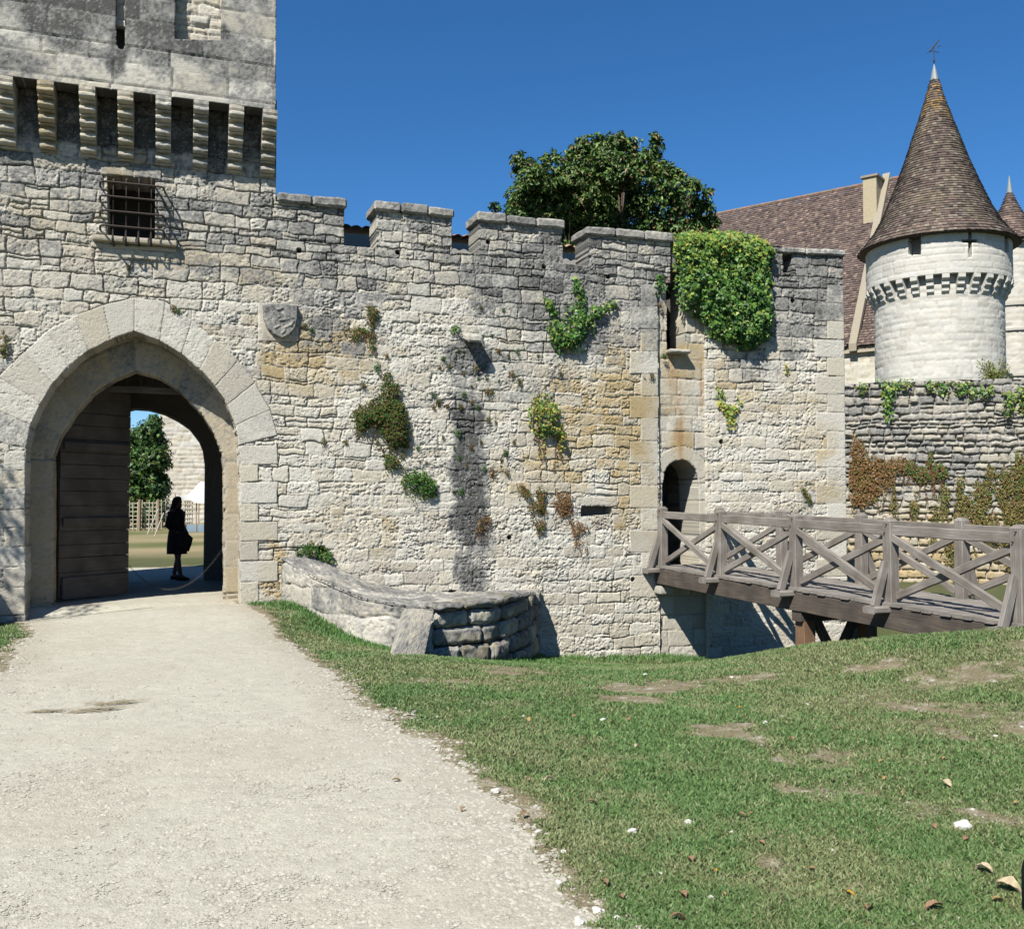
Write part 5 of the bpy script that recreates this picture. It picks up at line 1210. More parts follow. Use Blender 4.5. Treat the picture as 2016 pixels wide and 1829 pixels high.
# little plants rooted in the joints: one made, the rest copied
def tuft(seed, r, cl, w, n=90, size=.03):
    rs = np.random.RandomState(seed); d = rs.normal(0, 1, (n, 3)); d /= np.linalg.norm(d, axis=1)[:, None]
    P = d*rs.rand(n)[:, None]**.5*r*np.array([1, 1, 1.2])+np.array([0, 0, -r*.3]); P = P+FW.n*r*.4
    return leaves(P, d*.5+FW.n, size, pal(rs, n, cl, w), 'kite', rs, gap=.3)
protos = []
for k, (cl, w) in enumerate((([O_G, B_, G_D], (3, 3, 2)), ([G_M, G_D, O_G], (3, 2, 2)), ([B_, B_R, O_G], (3, 2, 3)))):
    V, F, c = tuft(40+k, .055, cl, w); me = obj('joint_plant', V, F, M_leaf, None, col=c); protos.append(me)
spots = [(600,640),(614,648),(683,870),(640,868),(872,705),(866,723),(884,720),(900,690),(915,735),(930,760),(945,745),(925,790),(905,800),(940,800),(955,770),(960,825),(900,850),(880,800),(870,860),(895,880),(930,880),(948,870),
 (905,900),(920,915),(895,968),(910,965),(925,970),(968,770),(980,750),(990,720),(1000,700),(1020,690),(1008,735),(1018,750),(968,660),(980,690),(945,605),(990,610),(838,910),(826,908),(822,880),(852,800),(866,790),(850,775),(1075,760),(1100,735),(1060,700),
 (1270,745),(1281,740),(955,920),(965,930),(985,905),(995,890),(1000,930),(1012,870),(350,612),(340,606),(250,525),(1310,700),(1297,600),(715,758),(745,720),(760,700),(1090,660),(960,745),(935,722),(948,725),(912,775),(975,830)]
rr = random.Random(9)
for i, (x, y) in enumerate(spots):
    s_, z = FW.px(x+rr.uniform(-3, 3), y); p = FW.pt(s_, z, .0)
    k = i % 3; o = protos[k] if i < 3 else protos[k].copy()
    if i >= 3: C.objects.link(o)
    o.location = tuple(p); o.rotation_euler = (rr.uniform(-.3, .3), 0, rr.uniform(-.4, .4)); q_ = rr.uniform(.45, 1.05); o.scale = (q_, q_*.8, q_*rr.uniform(.8, 1.5))
    tag(o, 'tiny tuft of leaves rooted in a joint of the stone wall', 'wall plant', 'small plants in the wall joints')
# rampart growth
cc_ = [(1742,752,22,50),(1760,748,14,40),(1700,760,14,20),(1780,756,20,16),(1835,758,14,18),(1858,758,14,22),(1890,758,22,24),(1912,770,14,24),(1940,765,22,26),(1985,780,16,50),(2010,770,14,50),(2030,775,16,60)]
for i, (x, y, w_, h_) in enumerate(cc_[:1]):
    climber('rampart_ivy', FX_, [[(1728,748),(1756,750),(1770,752),(1766,775),(1752,800),(1758,822),(1742,832),(1740,800),(1736,775)]], 700, .085, .2, [G_L, G_M, G_Y, G_D], (4, 3, 3, 2), 'green ivy strand hanging down from rampart top near postern tower', seed=50)
climber('rampart_ivy', FX_, [[(x-w_, y-4), (x, y-10), (x+w_, y-2), (x+w_*.6, y+h_*.6), (x, y+h_), (x-w_*.7, y+h_*.5)] for x, y, w_, h_ in cc_[2:9]], 600, .085, .18, [G_L, G_M, G_Y, O_G], (3, 3, 3, 3), 'row of low green ivy clumps along rampart top', seed=51)
climber('rampart_ivy', FX_, [[(x-w_, y-4), (x, y-10), (x+w_, y-2), (x+w_*.6, y+h_*.6), (x, y+h_), (x-w_*.7, y+h_*.5)] for x, y, w_, h_ in cc_[9:]], 600, .085, .25, [G_L, G_M, G_Y, O_G], (3, 3, 4, 3), 'thick green and yellow ivy on rampart top at right edge', seed=52)
def px_blob(L): return [[(x+w_*math.cos(t)*(.8+.4*rr.random()), y+h_*math.sin(t)*(.8+.4*rr.random())) for t in np.linspace(0, 6.28, 10)[:-1]] for x, y, w_, h_ in L]
climber('rampart_creeper', FX_, px_blob([(1690,905,18,50),(1715,935,26,40),(1745,930,22,28),(1700,970,26,30),(1770,915,18,20),(1680,950,10,50)]), 2300, .06, .10, [B_R, B_, (.22, .14, .06), O_G], (4, 3, 3, 2), 'broad russet dry creeper on rampart just right of postern tower', seed=53, mat=M_dry, shape='kite', trail=(20, .5))
climber('rampart_creeper', FX_, px_blob([(1790,920,16,18),(1815,935,20,16),(1830,905,8,20),(1850,930,14,20)]), 2300, .06, .10, [O_G, G_M, B_, B_R], (4, 3, 2, 2), 'mixed green and brown creeper at middle of rampart wall', seed=54, mat=M_dry, shape='kite', trail=(14, .5))
climber('rampart_creeper', FX_, px_blob([(1860,980,14,26),(1890,960,10,30),(1900,1010,20,40),(1930,985,20,40),(1950,940,14,26),(1975,960,14,50),(2000,990,24,90),(2030,950,24,110),(1940,1040,30,40),(1800,1000,8,30),(1760,1000,8,30),(1840,1020,8,30),(2000,1080,30,60),(1880,1090,20,40)]), 2100, .06, .12, [O_G, B_, (.2, .15, .05), G_M], (4, 3, 4, 1.5), 'olive-brown hanging creeper covering lower right of rampart', seed=55, mat=M_dry, shape='kite', trail=(40, .6))
# yellowish shrub on the rampart top
def shrub(name, c, r, h, n, size, cl, w, label, seed, cat='shrub'):
    rs = np.random.RandomState(seed); PP = []; t = thing(name, label, cat, tuple(c)); mb = MB()
    for k in range(14):
        a = rs.rand()*6.28; e = np.array([math.cos(a)*r*rs.uniform(.3, 1), math.sin(a)*r*rs.uniform(.3, 1), h*rs.uniform(.6, 1)]); ts = np.linspace(0, 1, 6)
        pts = np.array([np.array(c)+e*np.array([q, q, q**.7]) for q in ts]); v, f = tube(pts, np.linspace(.012, .004, 6), 4); mb.add(v, f, (.12, .1, .05))
        q = rs.uniform(.25, 1, n//14); PP.append(np.array(c)+e*np.stack([q, q, q**.7], 1)+rs.normal(0, r*.14, (n//14, 3)))
    P = np.vstack(PP); V, F, cc2 = leaves(P, rs.normal(0, 1, P.shape)+np.array([0, 0, .5]), size, pal(rs, len(P), cl, w), 'kite', rs); obj('foliage', V, F, M_leaf, t, col=cc2); mb.build('stems', M_bark, t); return t
sc0 = at(1962, 756, 23.9); shrub('yellow_shrub', (sc0[0], sc0[1]+.1, sc0[2]-.35), .45, .95, 1500, .06, [(.22, .23, .06), G_Y, O_G], (4, 3, 2), 'wispy yellow-green shrub sprouting on rampart top before round tower', 61)
# ------------------------------------------------------------------ trees
def tree(name, label, base, trunk_h, trunk_r, lobes, nleaf, size, cl, w, seed, shape='long', mat=None, asp=.42, limbs=True, rosette=False, fill=.35):
    rs = np.random.RandomState(seed); t = thing(name, label, 'tree', tuple(base)); base = np.array(base, float)
    mb = MB(); top = base+np.array([0, 0, trunk_h]); pts = [base+(top-base)*q+np.array([math.sin(q*3+seed)*.12, math.cos(q*2.5)*.12, 0])*q for q in np.linspace(0, 1, 7)]
    v, f = tube(pts, np.linspace(trunk_r, trunk_r*.55, 7), 10); mb.add(v, f)
    lobes = [np.array(l, float) for l in lobes]
    for li_, l in enumerate(lobes):
        if li_ % 5 and len(lobes) > 14: continue
        s0 = pts[-1-(rs.randint(3))]; e = l[:3]; m = (s0+e)/2+rs.normal(0, .25, 3)+np.array([0, 0, .2]); q = np.linspace(0, 1, 7)[:, None]
        c_ = (1-q)**2*s0+2*q*(1-q)*m+q*q*e; v, f = tube(c_, np.linspace(trunk_r*.38, .025, 7), 6); mb.add(v, f)
        for _ in range(3):
            e2 = e+rs.normal(0, 1, 3)*l[3]*.6; v, f = tube([c_[4], (c_[4]+e2)/2+rs.normal(0, .1, 3), e2], [.035, .025, .012], 5); mb.add(v, f)
    mb.build('trunk', M_bark, t)
    tot = sum(l[3]**2 for l in lobes); PP = []; NN = []
    for l in lobes:
        n = int(nleaf*l[3]**2/tot)
        if rosette:
            m = max(4, n//11); d = rs.normal(0, 1, (m, 3)); d /= np.linalg.norm(d, axis=1)[:, None]; d[:, 2] = np.where(d[:, 2] < -.5, -d[:, 2], d[:, 2])
            lump = .62+.72*vn(d[:, 0]*2.4+l[0], d[:, 1]*2.2+d[:, 2]*2+l[2], seed)
            c0 = l[:3]+d*(l[3]*lump*(1-fill*rs.rand(m)**1.6))[:, None]*np.array([1, 1, l[4] if len(l) > 4 else .8])
            k = np.repeat(np.arange(m), 11); ax = d+np.array([0, 0, .7]); dd = rs.normal(0, 1, (len(k), 3)); dd /= np.linalg.norm(dd, axis=1)[:, None]
            PP.append(c0[k]+dd*size*.35); NN.append(ax[k]*.7+dd*.9)
        else:
            d = rs.normal(0, 1, (n, 3)); d /= np.linalg.norm(d, axis=1)[:, None]; lump = .72+.6*vn(d[:, 0]*2.5+l[0], d[:, 1]*2.5+d[:, 2]*2.2+l[2], seed)
            PP.append(l[:3]+d*(l[3]*lump*(1-fill*rs.rand(n)**1.3))[:, None]*np.array([1, 1, l[4] if len(l) > 4 else .8])); NN.append(d+np.array([0, 0, .5]))
    P = np.vstack(PP); V, F, c = leaves(P, np.vstack(NN), size, pal(rs, len(P), cl, w), shape, rs, asp=asp, gap=.25)
    obj('crown', V, F, mat or M_leaf, t, col=c); return t
YM = 30.0
ml = [(1030,330,26),(1018,312,13),(1060,345,30),(1085,312,16),(1120,360,48),(1040,400,44),(1100,420,50),(1150,312,34),(1185,300,34),(1215,283,26),(1240,300,30),(1292,280,20),(1285,305,26),(1200,350,55),(1265,350,48),(1170,410,55),(1240,420,55),(1310,345,30),(1330,350,24),(1310,400,46),(1360,370,28),(1350,415,40),(1385,410,24),(1402,440,20),(1380,450,30),(1025,435,26),(1100,470,40),(1180,470,50),(1280,470,50),(1350,470,36),(1120,500,30),(1045,365,34),(1145,350,44),(1225,385,50),(1395,380,14)]
rr = random.Random(4); lob = []
for x, y, r_ in ml:
    Yd = YM+rr.uniform(-1.7, 1.9)*(.4 if r_ < 30 else 1); p = at(x, y, Yd); lob.append((*p, r_/1900*Yd*(1.05 if r_ > 28 else .9), .92))
for k in range(16): p = at(rr.uniform(1040, 1380), rr.uniform(410, 520), YM+rr.uniform(-1.5, 3)); lob.append((*p, 1.0, .9))
mg = at(1210, 700, YM)
tree('magnolia_tree', 'broad glossy dark green magnolia tree rising behind battlements', (mg[0], mg[1], 0), 6.2, .32, lob, 100000, .15, [(.032, .075, .016), (.065, .125, .024), (.12, .17, .036), (.13, .085, .035)], (4, 5, 3.4, 1.5), 71, mat=M_gloss, rosette=True, fill=.75)
p_ = at(975, 412, 24); tree('sapling', 'thin leafy shoot peeping over third merlon', (p_[0], p_[1], 0), p_[2]-.3, .04, [(*p_, .16, 1.1)], 70, .13, [G_M, G_D, G_L], (3, 3, 1), 72, mat=M_gloss, rosette=True)
# tree outside the left edge of the picture, whose shade falls beside the gate
tr0 = FW.pt(-5.6, 0, 4.6); c0 = FW.pt(-3.75, 1.0, 0)+SUN*6.6
tree('roadside_tree', 'small leafy tree left of the path casting dappled shade beside the gate', (c0[0]-.3, c0[1]-.2, 0), 3.8, .14, [(c0[0], c0[1], c0[2], 1.0, 1.1), (c0[0]-.7, c0[1]+.3, c0[2]-.9, .9, 1)], 2600, .10, [G_M, G_L, G_D], (3, 2, 2), 73, shape='kite', asp=.6)
# ------------------------------------------------------------------ courtyard beyond the gate
kp = at(311, 1027, 66.0); FK = Frame((kp[0], kp[1]), 84)
kt = thing('keep', 'plain white stone keep wall seen through the gateway', 'keep', (kp[0]+5, kp[1]+4, 0))
q = masonry(FK, 0, 12, -.3, 13.5, .085, lambda x, y, d, sid: stonecol(x, y, d, sid, .10+.2*(fbm(x*.5, y*.5, 5, 3)-.5), .15, seed=5, base=np.array([.60, .58, .52]), fleck=.3), ch=(.26, .36), ww=(.4, .8), jd=.05, seed=75, skirt=9, rough=1, jw=.05)[0]
obj('wall', q[0], q[1], M_far, kt, col=q[2])
tl = []
rr = random.Random(8)
for x, y, r_ in [(262,920,30),(280,880,26),(295,850,20),(250,870,16),(300,900,26),(255,960,26),(285,960,30),(305,950,24),(300,870,22),(238,900,26),(306,832,14),(225,930,30),(245,845,8),(292,985,30),(262,990,30),(235,985,30),(303,1005,22),(275,1008,22),(306,870,22),(270,860,18),(255,895,26),(308,905,24),(306,960,24)]:
    p = at(x, y, 57+rr.uniform(-1, 1.5)); tl.append((*p, r_/1900*57*1.15, 1))
pt_ = at(275, 1030, 57.5)
tree('courtyard_tree', 'leafy green tree beside the white keep seen through the gateway', (pt_[0], pt_[1], 0), 2.0, .2, tl, 20000, .26, [(.02, .05, .012), (.04, .10, .02), (.08, .15, .03), (.10, .11, .02)], (4, 4, 2.5, 1.5), 76, shape='kite', asp=.6)
M_cane = mat_attr('pale_cane', .8, spec=.2)
def trellis(x0, x1, y_top, y_bot, Y, label, seed, nx, ny, tilt=0, post=True):
    a = at(x0, y_bot, Y); b = at(x1, y_bot, Y+tilt); a[2] = 0; b[2] = 0; hgt = at(x0, y_top, Y)[2]; rr2 = random.Random(seed); d = b-a; L = np.linalg.norm(d); d /= L; nn = np.array([-d[1], d[0], 0])
    t = thing('trellis_fence', label, 'fence', tuple(a)); 
    for i in range(nx):
        q = (i+.5)/nx; MB().add(*tube([a+d*L*q, a+d*L*q+np.array([rr2.uniform(-.03, .03), 0, hgt*rr2.uniform(.93, 1.02)])], .028, 5), (.50, .44, .33)).build('upright', M_cane, t)
    for i in range(ny):
        z = hgt*(i+.6)/ny*.97; MB().add(*tube([a+nn*.03+np.array([0, 0, z+rr2.uniform(-.02, .02)]), b+nn*.03+np.array([0, 0, z+rr2.uniform(-.02, .02)])], .024, 5), (.52, .46, .35)).build('cross_bar', M_cane, t)
    if post:
        for p in (a, b): MB().add(*tube([p, p+np.array([0, 0, hgt*1.03])], .07, 8), (.30, .22, .15)).build('post', M_cane, t)
    return t
trellis(226, 274, 986, 1038, 50, 'woven cane trellis panel nearest the open gate leaf', 1, 6, 7)
trellis(275, 311, 985, 1037, 50.3, 'woven cane trellis panel between two brown posts', 2, 5, 7)
trellis(314, 345, 982, 1031, 53, 'cane trellis panel set against the white keep wall', 3, 4, 7, 1, False)
trellis(362, 380, 982, 1028, 51, 'narrow cane trellis panel turned sideways right of the woman', 4, 4, 7, 3, False)
# canopy
cp = thing('canopy', 'white fabric canopy on poles beside the keep, seen through the gateway', 'canopy', tuple(at(400, 1040, 48.)*np.array([1, 1, 0])))
A1 = at(345, 974, 48); A2 = at(462, 978, 46); A3_ = at(470, 940, 49); A4 = at(392, 950, 50.5); V = []; n = 18
for i in range(n+1):
    for j in range(n+1):
        a, b = i/n, j/n; p = A1*(1-a)*(1-b)+A2*a*(1-b)+A3_*a*b+A4*(1-a)*b; p = p+np.array([0, 0, -.55*math.sin(math.pi*a)*(1-b)*.7-.3*math.sin(math.pi*b)*(1-a)+.02*math.sin(a*30)]); V.append(p)
idx = np.arange((n+1)**2).reshape(n+1, n+1); F = np.stack([idx[:-1, :-1], idx[1:, :-1], idx[1:, 1:], idx[:-1, 1:]], -1).reshape(-1, 4)
M_can = mat_attr('white_canvas', .8, spec=.2, trans=.3); co = obj('canvas', V, F, M_can, cp, col=(.82, .82, .80), smooth=True)
for p in (A1, at(387, 985, 48), A2, A4): MB().add(*tube([(p[0], p[1], 0), (p[0], p[1], p[2]+.05)], .03, 6), (.35, .27, .18)).build('pole', M_cane, cp)
for i, (a, b) in enumerate((((312,1002),(290,1052)), ((322,1010),(304,1056)))):
    p = at(*b, 0+1.6*1900/(b[1]-984)); p[2] = 0; q_ = at(*a, p[1]+2.5)
    tag(MB().add(*tube([p, q_], .028, 6), (.45, .42, .36)).build('guy_rope', M_cane), ('left' if i == 0 else 'right')+' one of two pale slanting ropes staked in the courtyard lawn', 'rope')
tp_ = at(368, 1042, 48.0); FT = Frame((tp_[0], tp_[1]), 88)
tg = thing('trough', 'blue-grey rectangular trough on the lawn under the white canopy', 'trough', tuple(FT.pt(.4, 0, -.3)))
M_zinc = mat_attr('painted_metal', .5, spec=.4)
for nm, a in (('front_panel', (0, .85, 0, .38, 0, -.03)), ('rear_panel', (0, .85, 0, .38, -.5, -.53)), ('side_panel', (-.03, 0, 0, .38, 0, -.53)), ('side_panel', (.85, .88, 0, .38, 0, -.53)), ('base', (0, .85, .02, .06, -.03, -.5))):
    P, F2, s_, z_, o_ = boxmesh(FT, *a, .1, .004, .01, 4); obj(nm, P, F2, M_zinc, tg, col=(.20, .28, .34))
# ------------------------------------------------------------------ woman standing in the gateway, in profile
px_, py_ = -6.72, 19.4
def person():
    root = np.array([px_, py_, 0.]); HT_ = 1.66; f = np.array([.97, -.25, 0]); f /= np.linalg.norm(f); l = np.array([-f[1], f[0], 0])   # facing right in the picture; l = her left (away from us)
    def Q(a, b, z): return root+f*a+l*b+np.array([0, 0, z])
    pe = bpy.data.meshes.new('person'); bm = []
    J = [Q(0, 0, .90), Q(0, 0, 1.05), Q(-.01, 0, 1.22), Q(-.01, 0, 1.36), Q(.0, 0, 1.43), Q(.02, 0, 1.50), Q(.03, 0, 1.58),      # 0..6 spine, neck, head
         Q(.0, .09, .86), Q(-.02, .09, .48), Q(-.12, .09, .09), Q(.03, .10, .03),           # 7-10 left leg (far)
         Q(.0, -.09, .86), Q(.08, -.09, .47), Q(.15, -.09, .09), Q(.30, -.10, .03),        # 11-14 right leg
         Q(-.01, .17, 1.35), Q(-.05, .22, 1.10), Q(.08, .21, .90), Q(.13, .20, .84),        # 15-18 left arm
         Q(-.01, -.17, 1.35), Q(-.07, -.22, 1.09), Q(.10, -.19, .96), Q(.17, -.17, .95),     # 19-22 right arm holding bag
         Q(.10, 0, 1.545)]                                                                # 23 nose direction
    E = [(0, 1), (1, 2), (2, 3), (3, 4), (4, 5), (5, 6), (0, 7), (7, 8), (8, 9), (9, 10), (0, 11), (11, 12), (12, 13), (13, 14), (3, 15), (15, 16), (16, 17), (17, 18), (3, 19), (19, 20), (20, 21), (21, 22)]
    Rr = [.15, .13, .14, .11, .05, .082, .085, .09, .058, .042, .035, .09, .058, .042, .035, .06, .046, .034, .03, .06, .046, .034, .03]
    J = J[:23]
    def figers(base, d, up, side, k0):
        for k, (ln, sp) in enumerate(((.07, -.024), (.08, -.008), (.075, .008), (.06, .022))):
            i0 = len(J); b = base+side*sp; J.extend([b+d*.03, b+d*(.03+ln*.55)-up*.008, b+d*(.03+ln*.8)-up*.035]); Rr.extend([.010, .009, .007]); E.extend([(k0, i0), (i0, i0+1), (i0+1, i0+2)])
        i0 = len(J); J.extend([base-side*.03+d*.005, base-side*.045+d*.035]); Rr.extend([.011, .009]); E.extend([(k0, i0), (i0, i0+1)])
    figers(J[22], f, np.array([0, 0, 1.]), l, 22); figers(J[18], (f*.6-np.array([0, 0, .8])), f, l, 18)
    # nose and chin
    i0 = len(J); J.extend([Q(.105, 0, 1.565), Q(.085, 0, 1.50)]); Rr.extend([.016, .03]); E.extend([(6, i0), (5, i0+1)])
    pe.from_pydata([tuple(j-root) for j in J], E, []); o = bpy.data.objects.new('person', pe); C.objects.link(o); o.location = tuple(root)
    sk = o.modifiers.new('Skin', 'SKIN'); 
    for i, sv in enumerate(pe.skin_vertices[0].data): sv.radius = (Rr[i], Rr[i]); sv.use_root = (i == 0)
    sb = o.modifiers.new('Subdivision', 'SUBSURF'); sb.levels = 2; sb.render_levels = 2
    M_dark = mat_attr('dark_tights_and_skin', .7, spec=.2, col=(.14, .09, .07)); pe.materials.append(M_dark)
    tag(o, 'woman in long dark coat standing in profile inside the gateway, silhouetted', 'person')
    # coat: loft of ellipses from collar to knee
    V = []; F = []; n = 24
    secs = [(.52, .0, .205, .165), (.60, .0, .20, .165), (.75, .0, .185, .165), (.90, .0, .17, .165), (1.02, .0, .15, .155), (1.12, -.005, .145, .16), (1.22, -.01, .15, .175), (1.32, -.015, .135, .185), (1.38, -.01, .105, .15), (1.42, .0, .07, .08)]
    for i, (z, cx, a, b) in enumerate(secs):
        for k in range(n):
            t = 2*math.pi*k/n; w = 1+(.05*math.sin(5*t+i) if i < 4 else 0); V.append(Q(cx+a*math.cos(t)*w, b*math.sin(t)*w, z))
    F = [(i*n+k, i*n+(k+1) % n, (i+1)*n+(k+1) % n, (i+1)*n+k) for i in range(len(secs)-1) for k in range(n)]
    m = MB(); m.add(V, F, (.03, .03, .034))
    for s_, (A0, A1_, A2_) in ((1, (J[15], J[16], J[17])), (-1, (J[19], J[20], J[21]))):
        v, f_ = tube([A0+np.array([0, 0, .01]), (A0+A1_)/2, A1_, (A1_+A2_)/2, A2_], [.075, .066, .06, .052, .05], 12); m.add(v, f_, (.03, .03, .034))
    m.build('coat', M_cloth, o, smooth=True)
    # long hair
    V = []; secs = [(1.20, -.12, .05, .085), (1.28, -.105, .07, .10), (1.38, -.075, .085, .105), (1.46, -.045, .095, .10), (1.53, -.012, .105, .10), (1.60, .0, .10, .095), (1.645, .005, .075, .07), (1.67, .01, .03, .03)]
    for i, (z, cx, a, b) in enumerate(secs):
        for k in range(n):
            t = 2*math.pi*k/n; ca_ = math.cos(t); V.append(Q(cx+a*(ca_ if ca_ < .45 or i > 5 else .45), b*math.sin(t)*(1+.04*math.sin(9*t)), z))
    F = [(i*n+k, i*n+(k+1) % n, (i+1)*n+(k+1) % n, (i+1)*n+k) for i in range(len(secs)-1) for k in range(n)]+[list(range(n))[::-1]]
    obj('hair', V, F, M_cloth, o, col=(.05, .035, .025), smooth=True)
    for s_ in (-1, 1):
        v, f_ = tube([Q(.0+(.15 if s_ < 0 else -.12)-.06, s_*.095, .03), Q((.30 if s_ < 0 else .03)-.06, s_*.098, .035), Q((.30 if s_ < 0 else .03)+.05, s_*.098, .028)], [.045, .045, .022], 10); MB().add(v, f_, (.015, .013, .012)).build('shoe', M_cloth, o, smooth=True)
    # shoulder bag, slanted
    c0_ = Q(.30, -.20, .80); u_ = f*.78-np.array([0, 0, .48]); w_ = f*.42+np.array([0, 0, .85]); u_ /= np.linalg.norm(u_); w_ /= np.linalg.norm(w_)
    V = []; 
    for s_ in (-1, 1):
        for a, b in ((-.17, -.14), (.0, -.15), (.17, -.14), (.155, .0), (.13, .13), (.0, .14), (-.13, .13), (-.16, .0)): V.append(c0_+u_*a+w_*b+(-l)*(.045*s_*(1 if abs(a)+abs(b) < .2 else .8)))
        V.append(c0_+(-l)*.065*s_)
    F = [(i, (i+1) % 8, 8) for i in range(8)]+[(9+(i+1) % 8, 9+i, 17) for i in range(8)]+[(i, 9+i, 9+(i+1) % 8, (i+1) % 8) for i in range(8)]
    bg_ = thing('shoulder_bag', 'dark slouchy shoulder bag hanging tilted at the hip of the woman', 'bag', tuple(c0_)); obj('body', V, F, M_cloth, bg_, col=(.04, .034, .03))
    v, f_ = tube([c0_+w_*.12-u_*.12, Q(.02, -.2, 1.2), Q(-.02, -.15, 1.40), Q(-.06, -.05, 1.38)], .012, 6); obj('strap', v, f_, M_cloth, bg_, col=(.04, .034, .03))
person()
# black bag standing on the grass, cut by the right edge of the picture
bp_ = zat(2084, 1776, .06); bp_[2] = gz(bp_[0], bp_[1])
tb = thing('black_bag', 'black rounded cloth bag standing on the grass at the right edge', 'bag', tuple(bp_)); n = 28; V = []
for i in range(13):
    t = i/12; z = .0+.30*t; r_ = .13*(1-.5*max(0, (t-.55)/.45)**2)*(.72+.28*min(1, t*4)); 
    for k in range(n): a = 2*math.pi*k/n; V.append(bp_+np.array([r_*1.0*math.cos(a)*(1+.03*math.sin(3*a)), r_*.7*math.sin(a), z]))
F = [(i*n+k, i*n+(k+1) % n, (i+1)*n+(k+1) % n, (i+1)*n+k) for i in range(12) for k in range(n)]+[list(range(n))[::-1], [12*n+k for k in range(n)]]
obj('body', V, F, M_cloth, tb, col=(.012, .012, .014), smooth=True)
v, f = tube([bp_+np.array([.06*math.cos(a), 0, .29+.12*math.sin(a)]) for a in np.linspace(0, math.pi, 9)], .01, 6); obj('handle', v, f, M_cloth, tb, col=(.03, .03, .034))
# ------------------------------------------------------------------ grass, stones, leaves
rs = np.random.RandomState(77)
def inview(X, Y, Z, m=140):
    c, s = math.cos(PITCH), math.sin(PITCH); dz = Z-EYE; d = Y*c+dz*s; v = -Y*s+dz*c
    px = CX+FX*X/np.maximum(d, .1); py = CY-FX*v/np.maximum(d, .1); return (px > -m) & (px < 2016+m*3.5) & (py < 1829+m) & (d > .3), px, py
def scatter(n, pw, x0=-9, x1=11, y0=3.0, y1=17.5):
    Y = (y0**(1-pw)+rs.rand(n)*(y1**(1-pw)-y0**(1-pw)))**(1/(1-pw)); u = rs.uniform(-.62, .80, n); X = u*Y
    return X, Y                            # denser near us, even across the view
X, Y = scatter(1320000, 1.4)
Z = ground(X, Y); ok, _, _ = inview(X, Y, Z); pdv = pathd(X, Y); s_, q_ = wallq(X, Y)
b = bare(X, Y); dens = fbm(X*3.2, Y*3.2, 500, 3)
ok &= (pdv < .02) & ((q_ > .03) | (s_ > 7.0)) & (rs.rand(len(X)) < np.clip(1.12-b*1.25+.5*(vn(X*9, Y*9, 503)-.5), .10, 1)*np.clip(.55+dens, 0, 1))
inlow = inpoly(X, Y, LOWP); ok &= ~inlow
ok &= ~((s_ > 7.0) & (q_ < -.25) & (s_ < 10.3))
X, Y, Z, b, q_, s_, pdv = X[ok], Y[ok], Z[ok], b[ok], q_[ok], s_[ok], pdv[ok]; n = len(X)
Z = Z+bumps(X, Y)-.004
dwall = np.minimum(np.where(s_ < 10.4, np.abs(q_), 9), pdist(X.copy(), Y.copy(), LOWP)[0])
tall = np.maximum(1-sm(.1, .9, dwall), 0)*(s_ > 0)
crest = sm(3.2, 4.2, X)*(Y > 9.5)*.6
H_ = (.010+.018*rs.rand(n))*(1-.5*b)*(1+(1.5+1.6*(X > .8))*tall+.8*crest)*(.6+.8*fbm(X*2, Y*2, 510, 3))*(1+.02*Y)
Wd = (.0019+.0014*rs.rand(n))*(1+.11*Y)
a = rs.rand(n)*6.28; lean = rs.uniform(.2, 1.3, n)*(1-.5*tall); la = rs.rand(n)*6.28
dx = np.cos(a)*Wd; dy = np.sin(a)*Wd; lx = np.cos(la)*lean*H_; ly = np.sin(la)*lean*H_
V = np.empty((n, 5, 3)); V[:, 0] = np.stack([X-dx, Y-dy, Z], 1); V[:, 1] = np.stack([X+dx, Y+dy, Z], 1)
V[:, 2] = np.stack([X+dx*.8+lx*.4, Y+dy*.8+ly*.4, Z+H_*.62], 1); V[:, 3] = np.stack([X-dx*.8+lx*.4, Y-dy*.8+ly*.4, Z+H_*.62], 1); V[:, 4] = np.stack([X+lx, Y+ly, Z+H_], 1)
dr = dryness(X, Y); g1 = np.array([.068, .148, .040]); g2 = np.array([.12, .215, .066]); g3 = np.array([.27, .235, .13]); g4 = np.array([.105, .13, .05])
c = mix(g1*np.ones((n, 3)), g2, rs.rand(n)); c = mix(c, g4, fbm(X*1.3, Y*1.3, 520, 3)*.6)
isdry = rs.rand(n) < np.clip(.10+.85*dr+1.0*b*(b > .12), 0, .9)*(1-.75*tall); c[isdry] = mix(c[isdry], g3, .2+.5*rs.rand(isdry.sum()))
c = mix(c, np.array([.06, .17, .035]), tall*.5)*(.86+.28*rs.rand(n))[:, None]
k = np.arange(n)[:, None]*5
F = np.vstack([np.hstack([k, k+1, k+2, k+3]), np.hstack([k+3, k+2, k+4, k+4])])
# quads plus degenerate-free tips: build tips as triangles
me_V = V.reshape(-1, 3); col = np.repeat(c, 5, 0)
me = bpy.data.meshes.new('grass'); me.vertices.add(len(me_V)); me.vertices.foreach_set('co', me_V.astype(np.float32).ravel())
Lq = np.hstack([k, k+1, k+2, k+3]).ravel(); Lt = np.hstack([k+3, k+2, k+4]).ravel()
me.loops.add(len(Lq)+len(Lt)); me.loops.foreach_set('vertex_index', np.concatenate([Lq, Lt]).astype(np.int32))
me.polygons.add(2*n); me.polygons.foreach_set('loop_start', np.concatenate([np.arange(0, 4*n, 4), 4*n+np.arange(0, 3*n, 3)]).astype(np.int32)); me.update(calc_edges=True)
at_ = me.color_attributes.new('Col', 'FLOAT_COLOR', 'POINT'); at_.data.foreach_set('color', np.hstack([col, np.ones((len(col), 1))]).astype(np.float32).ravel()); me.materials.append(M_grass)
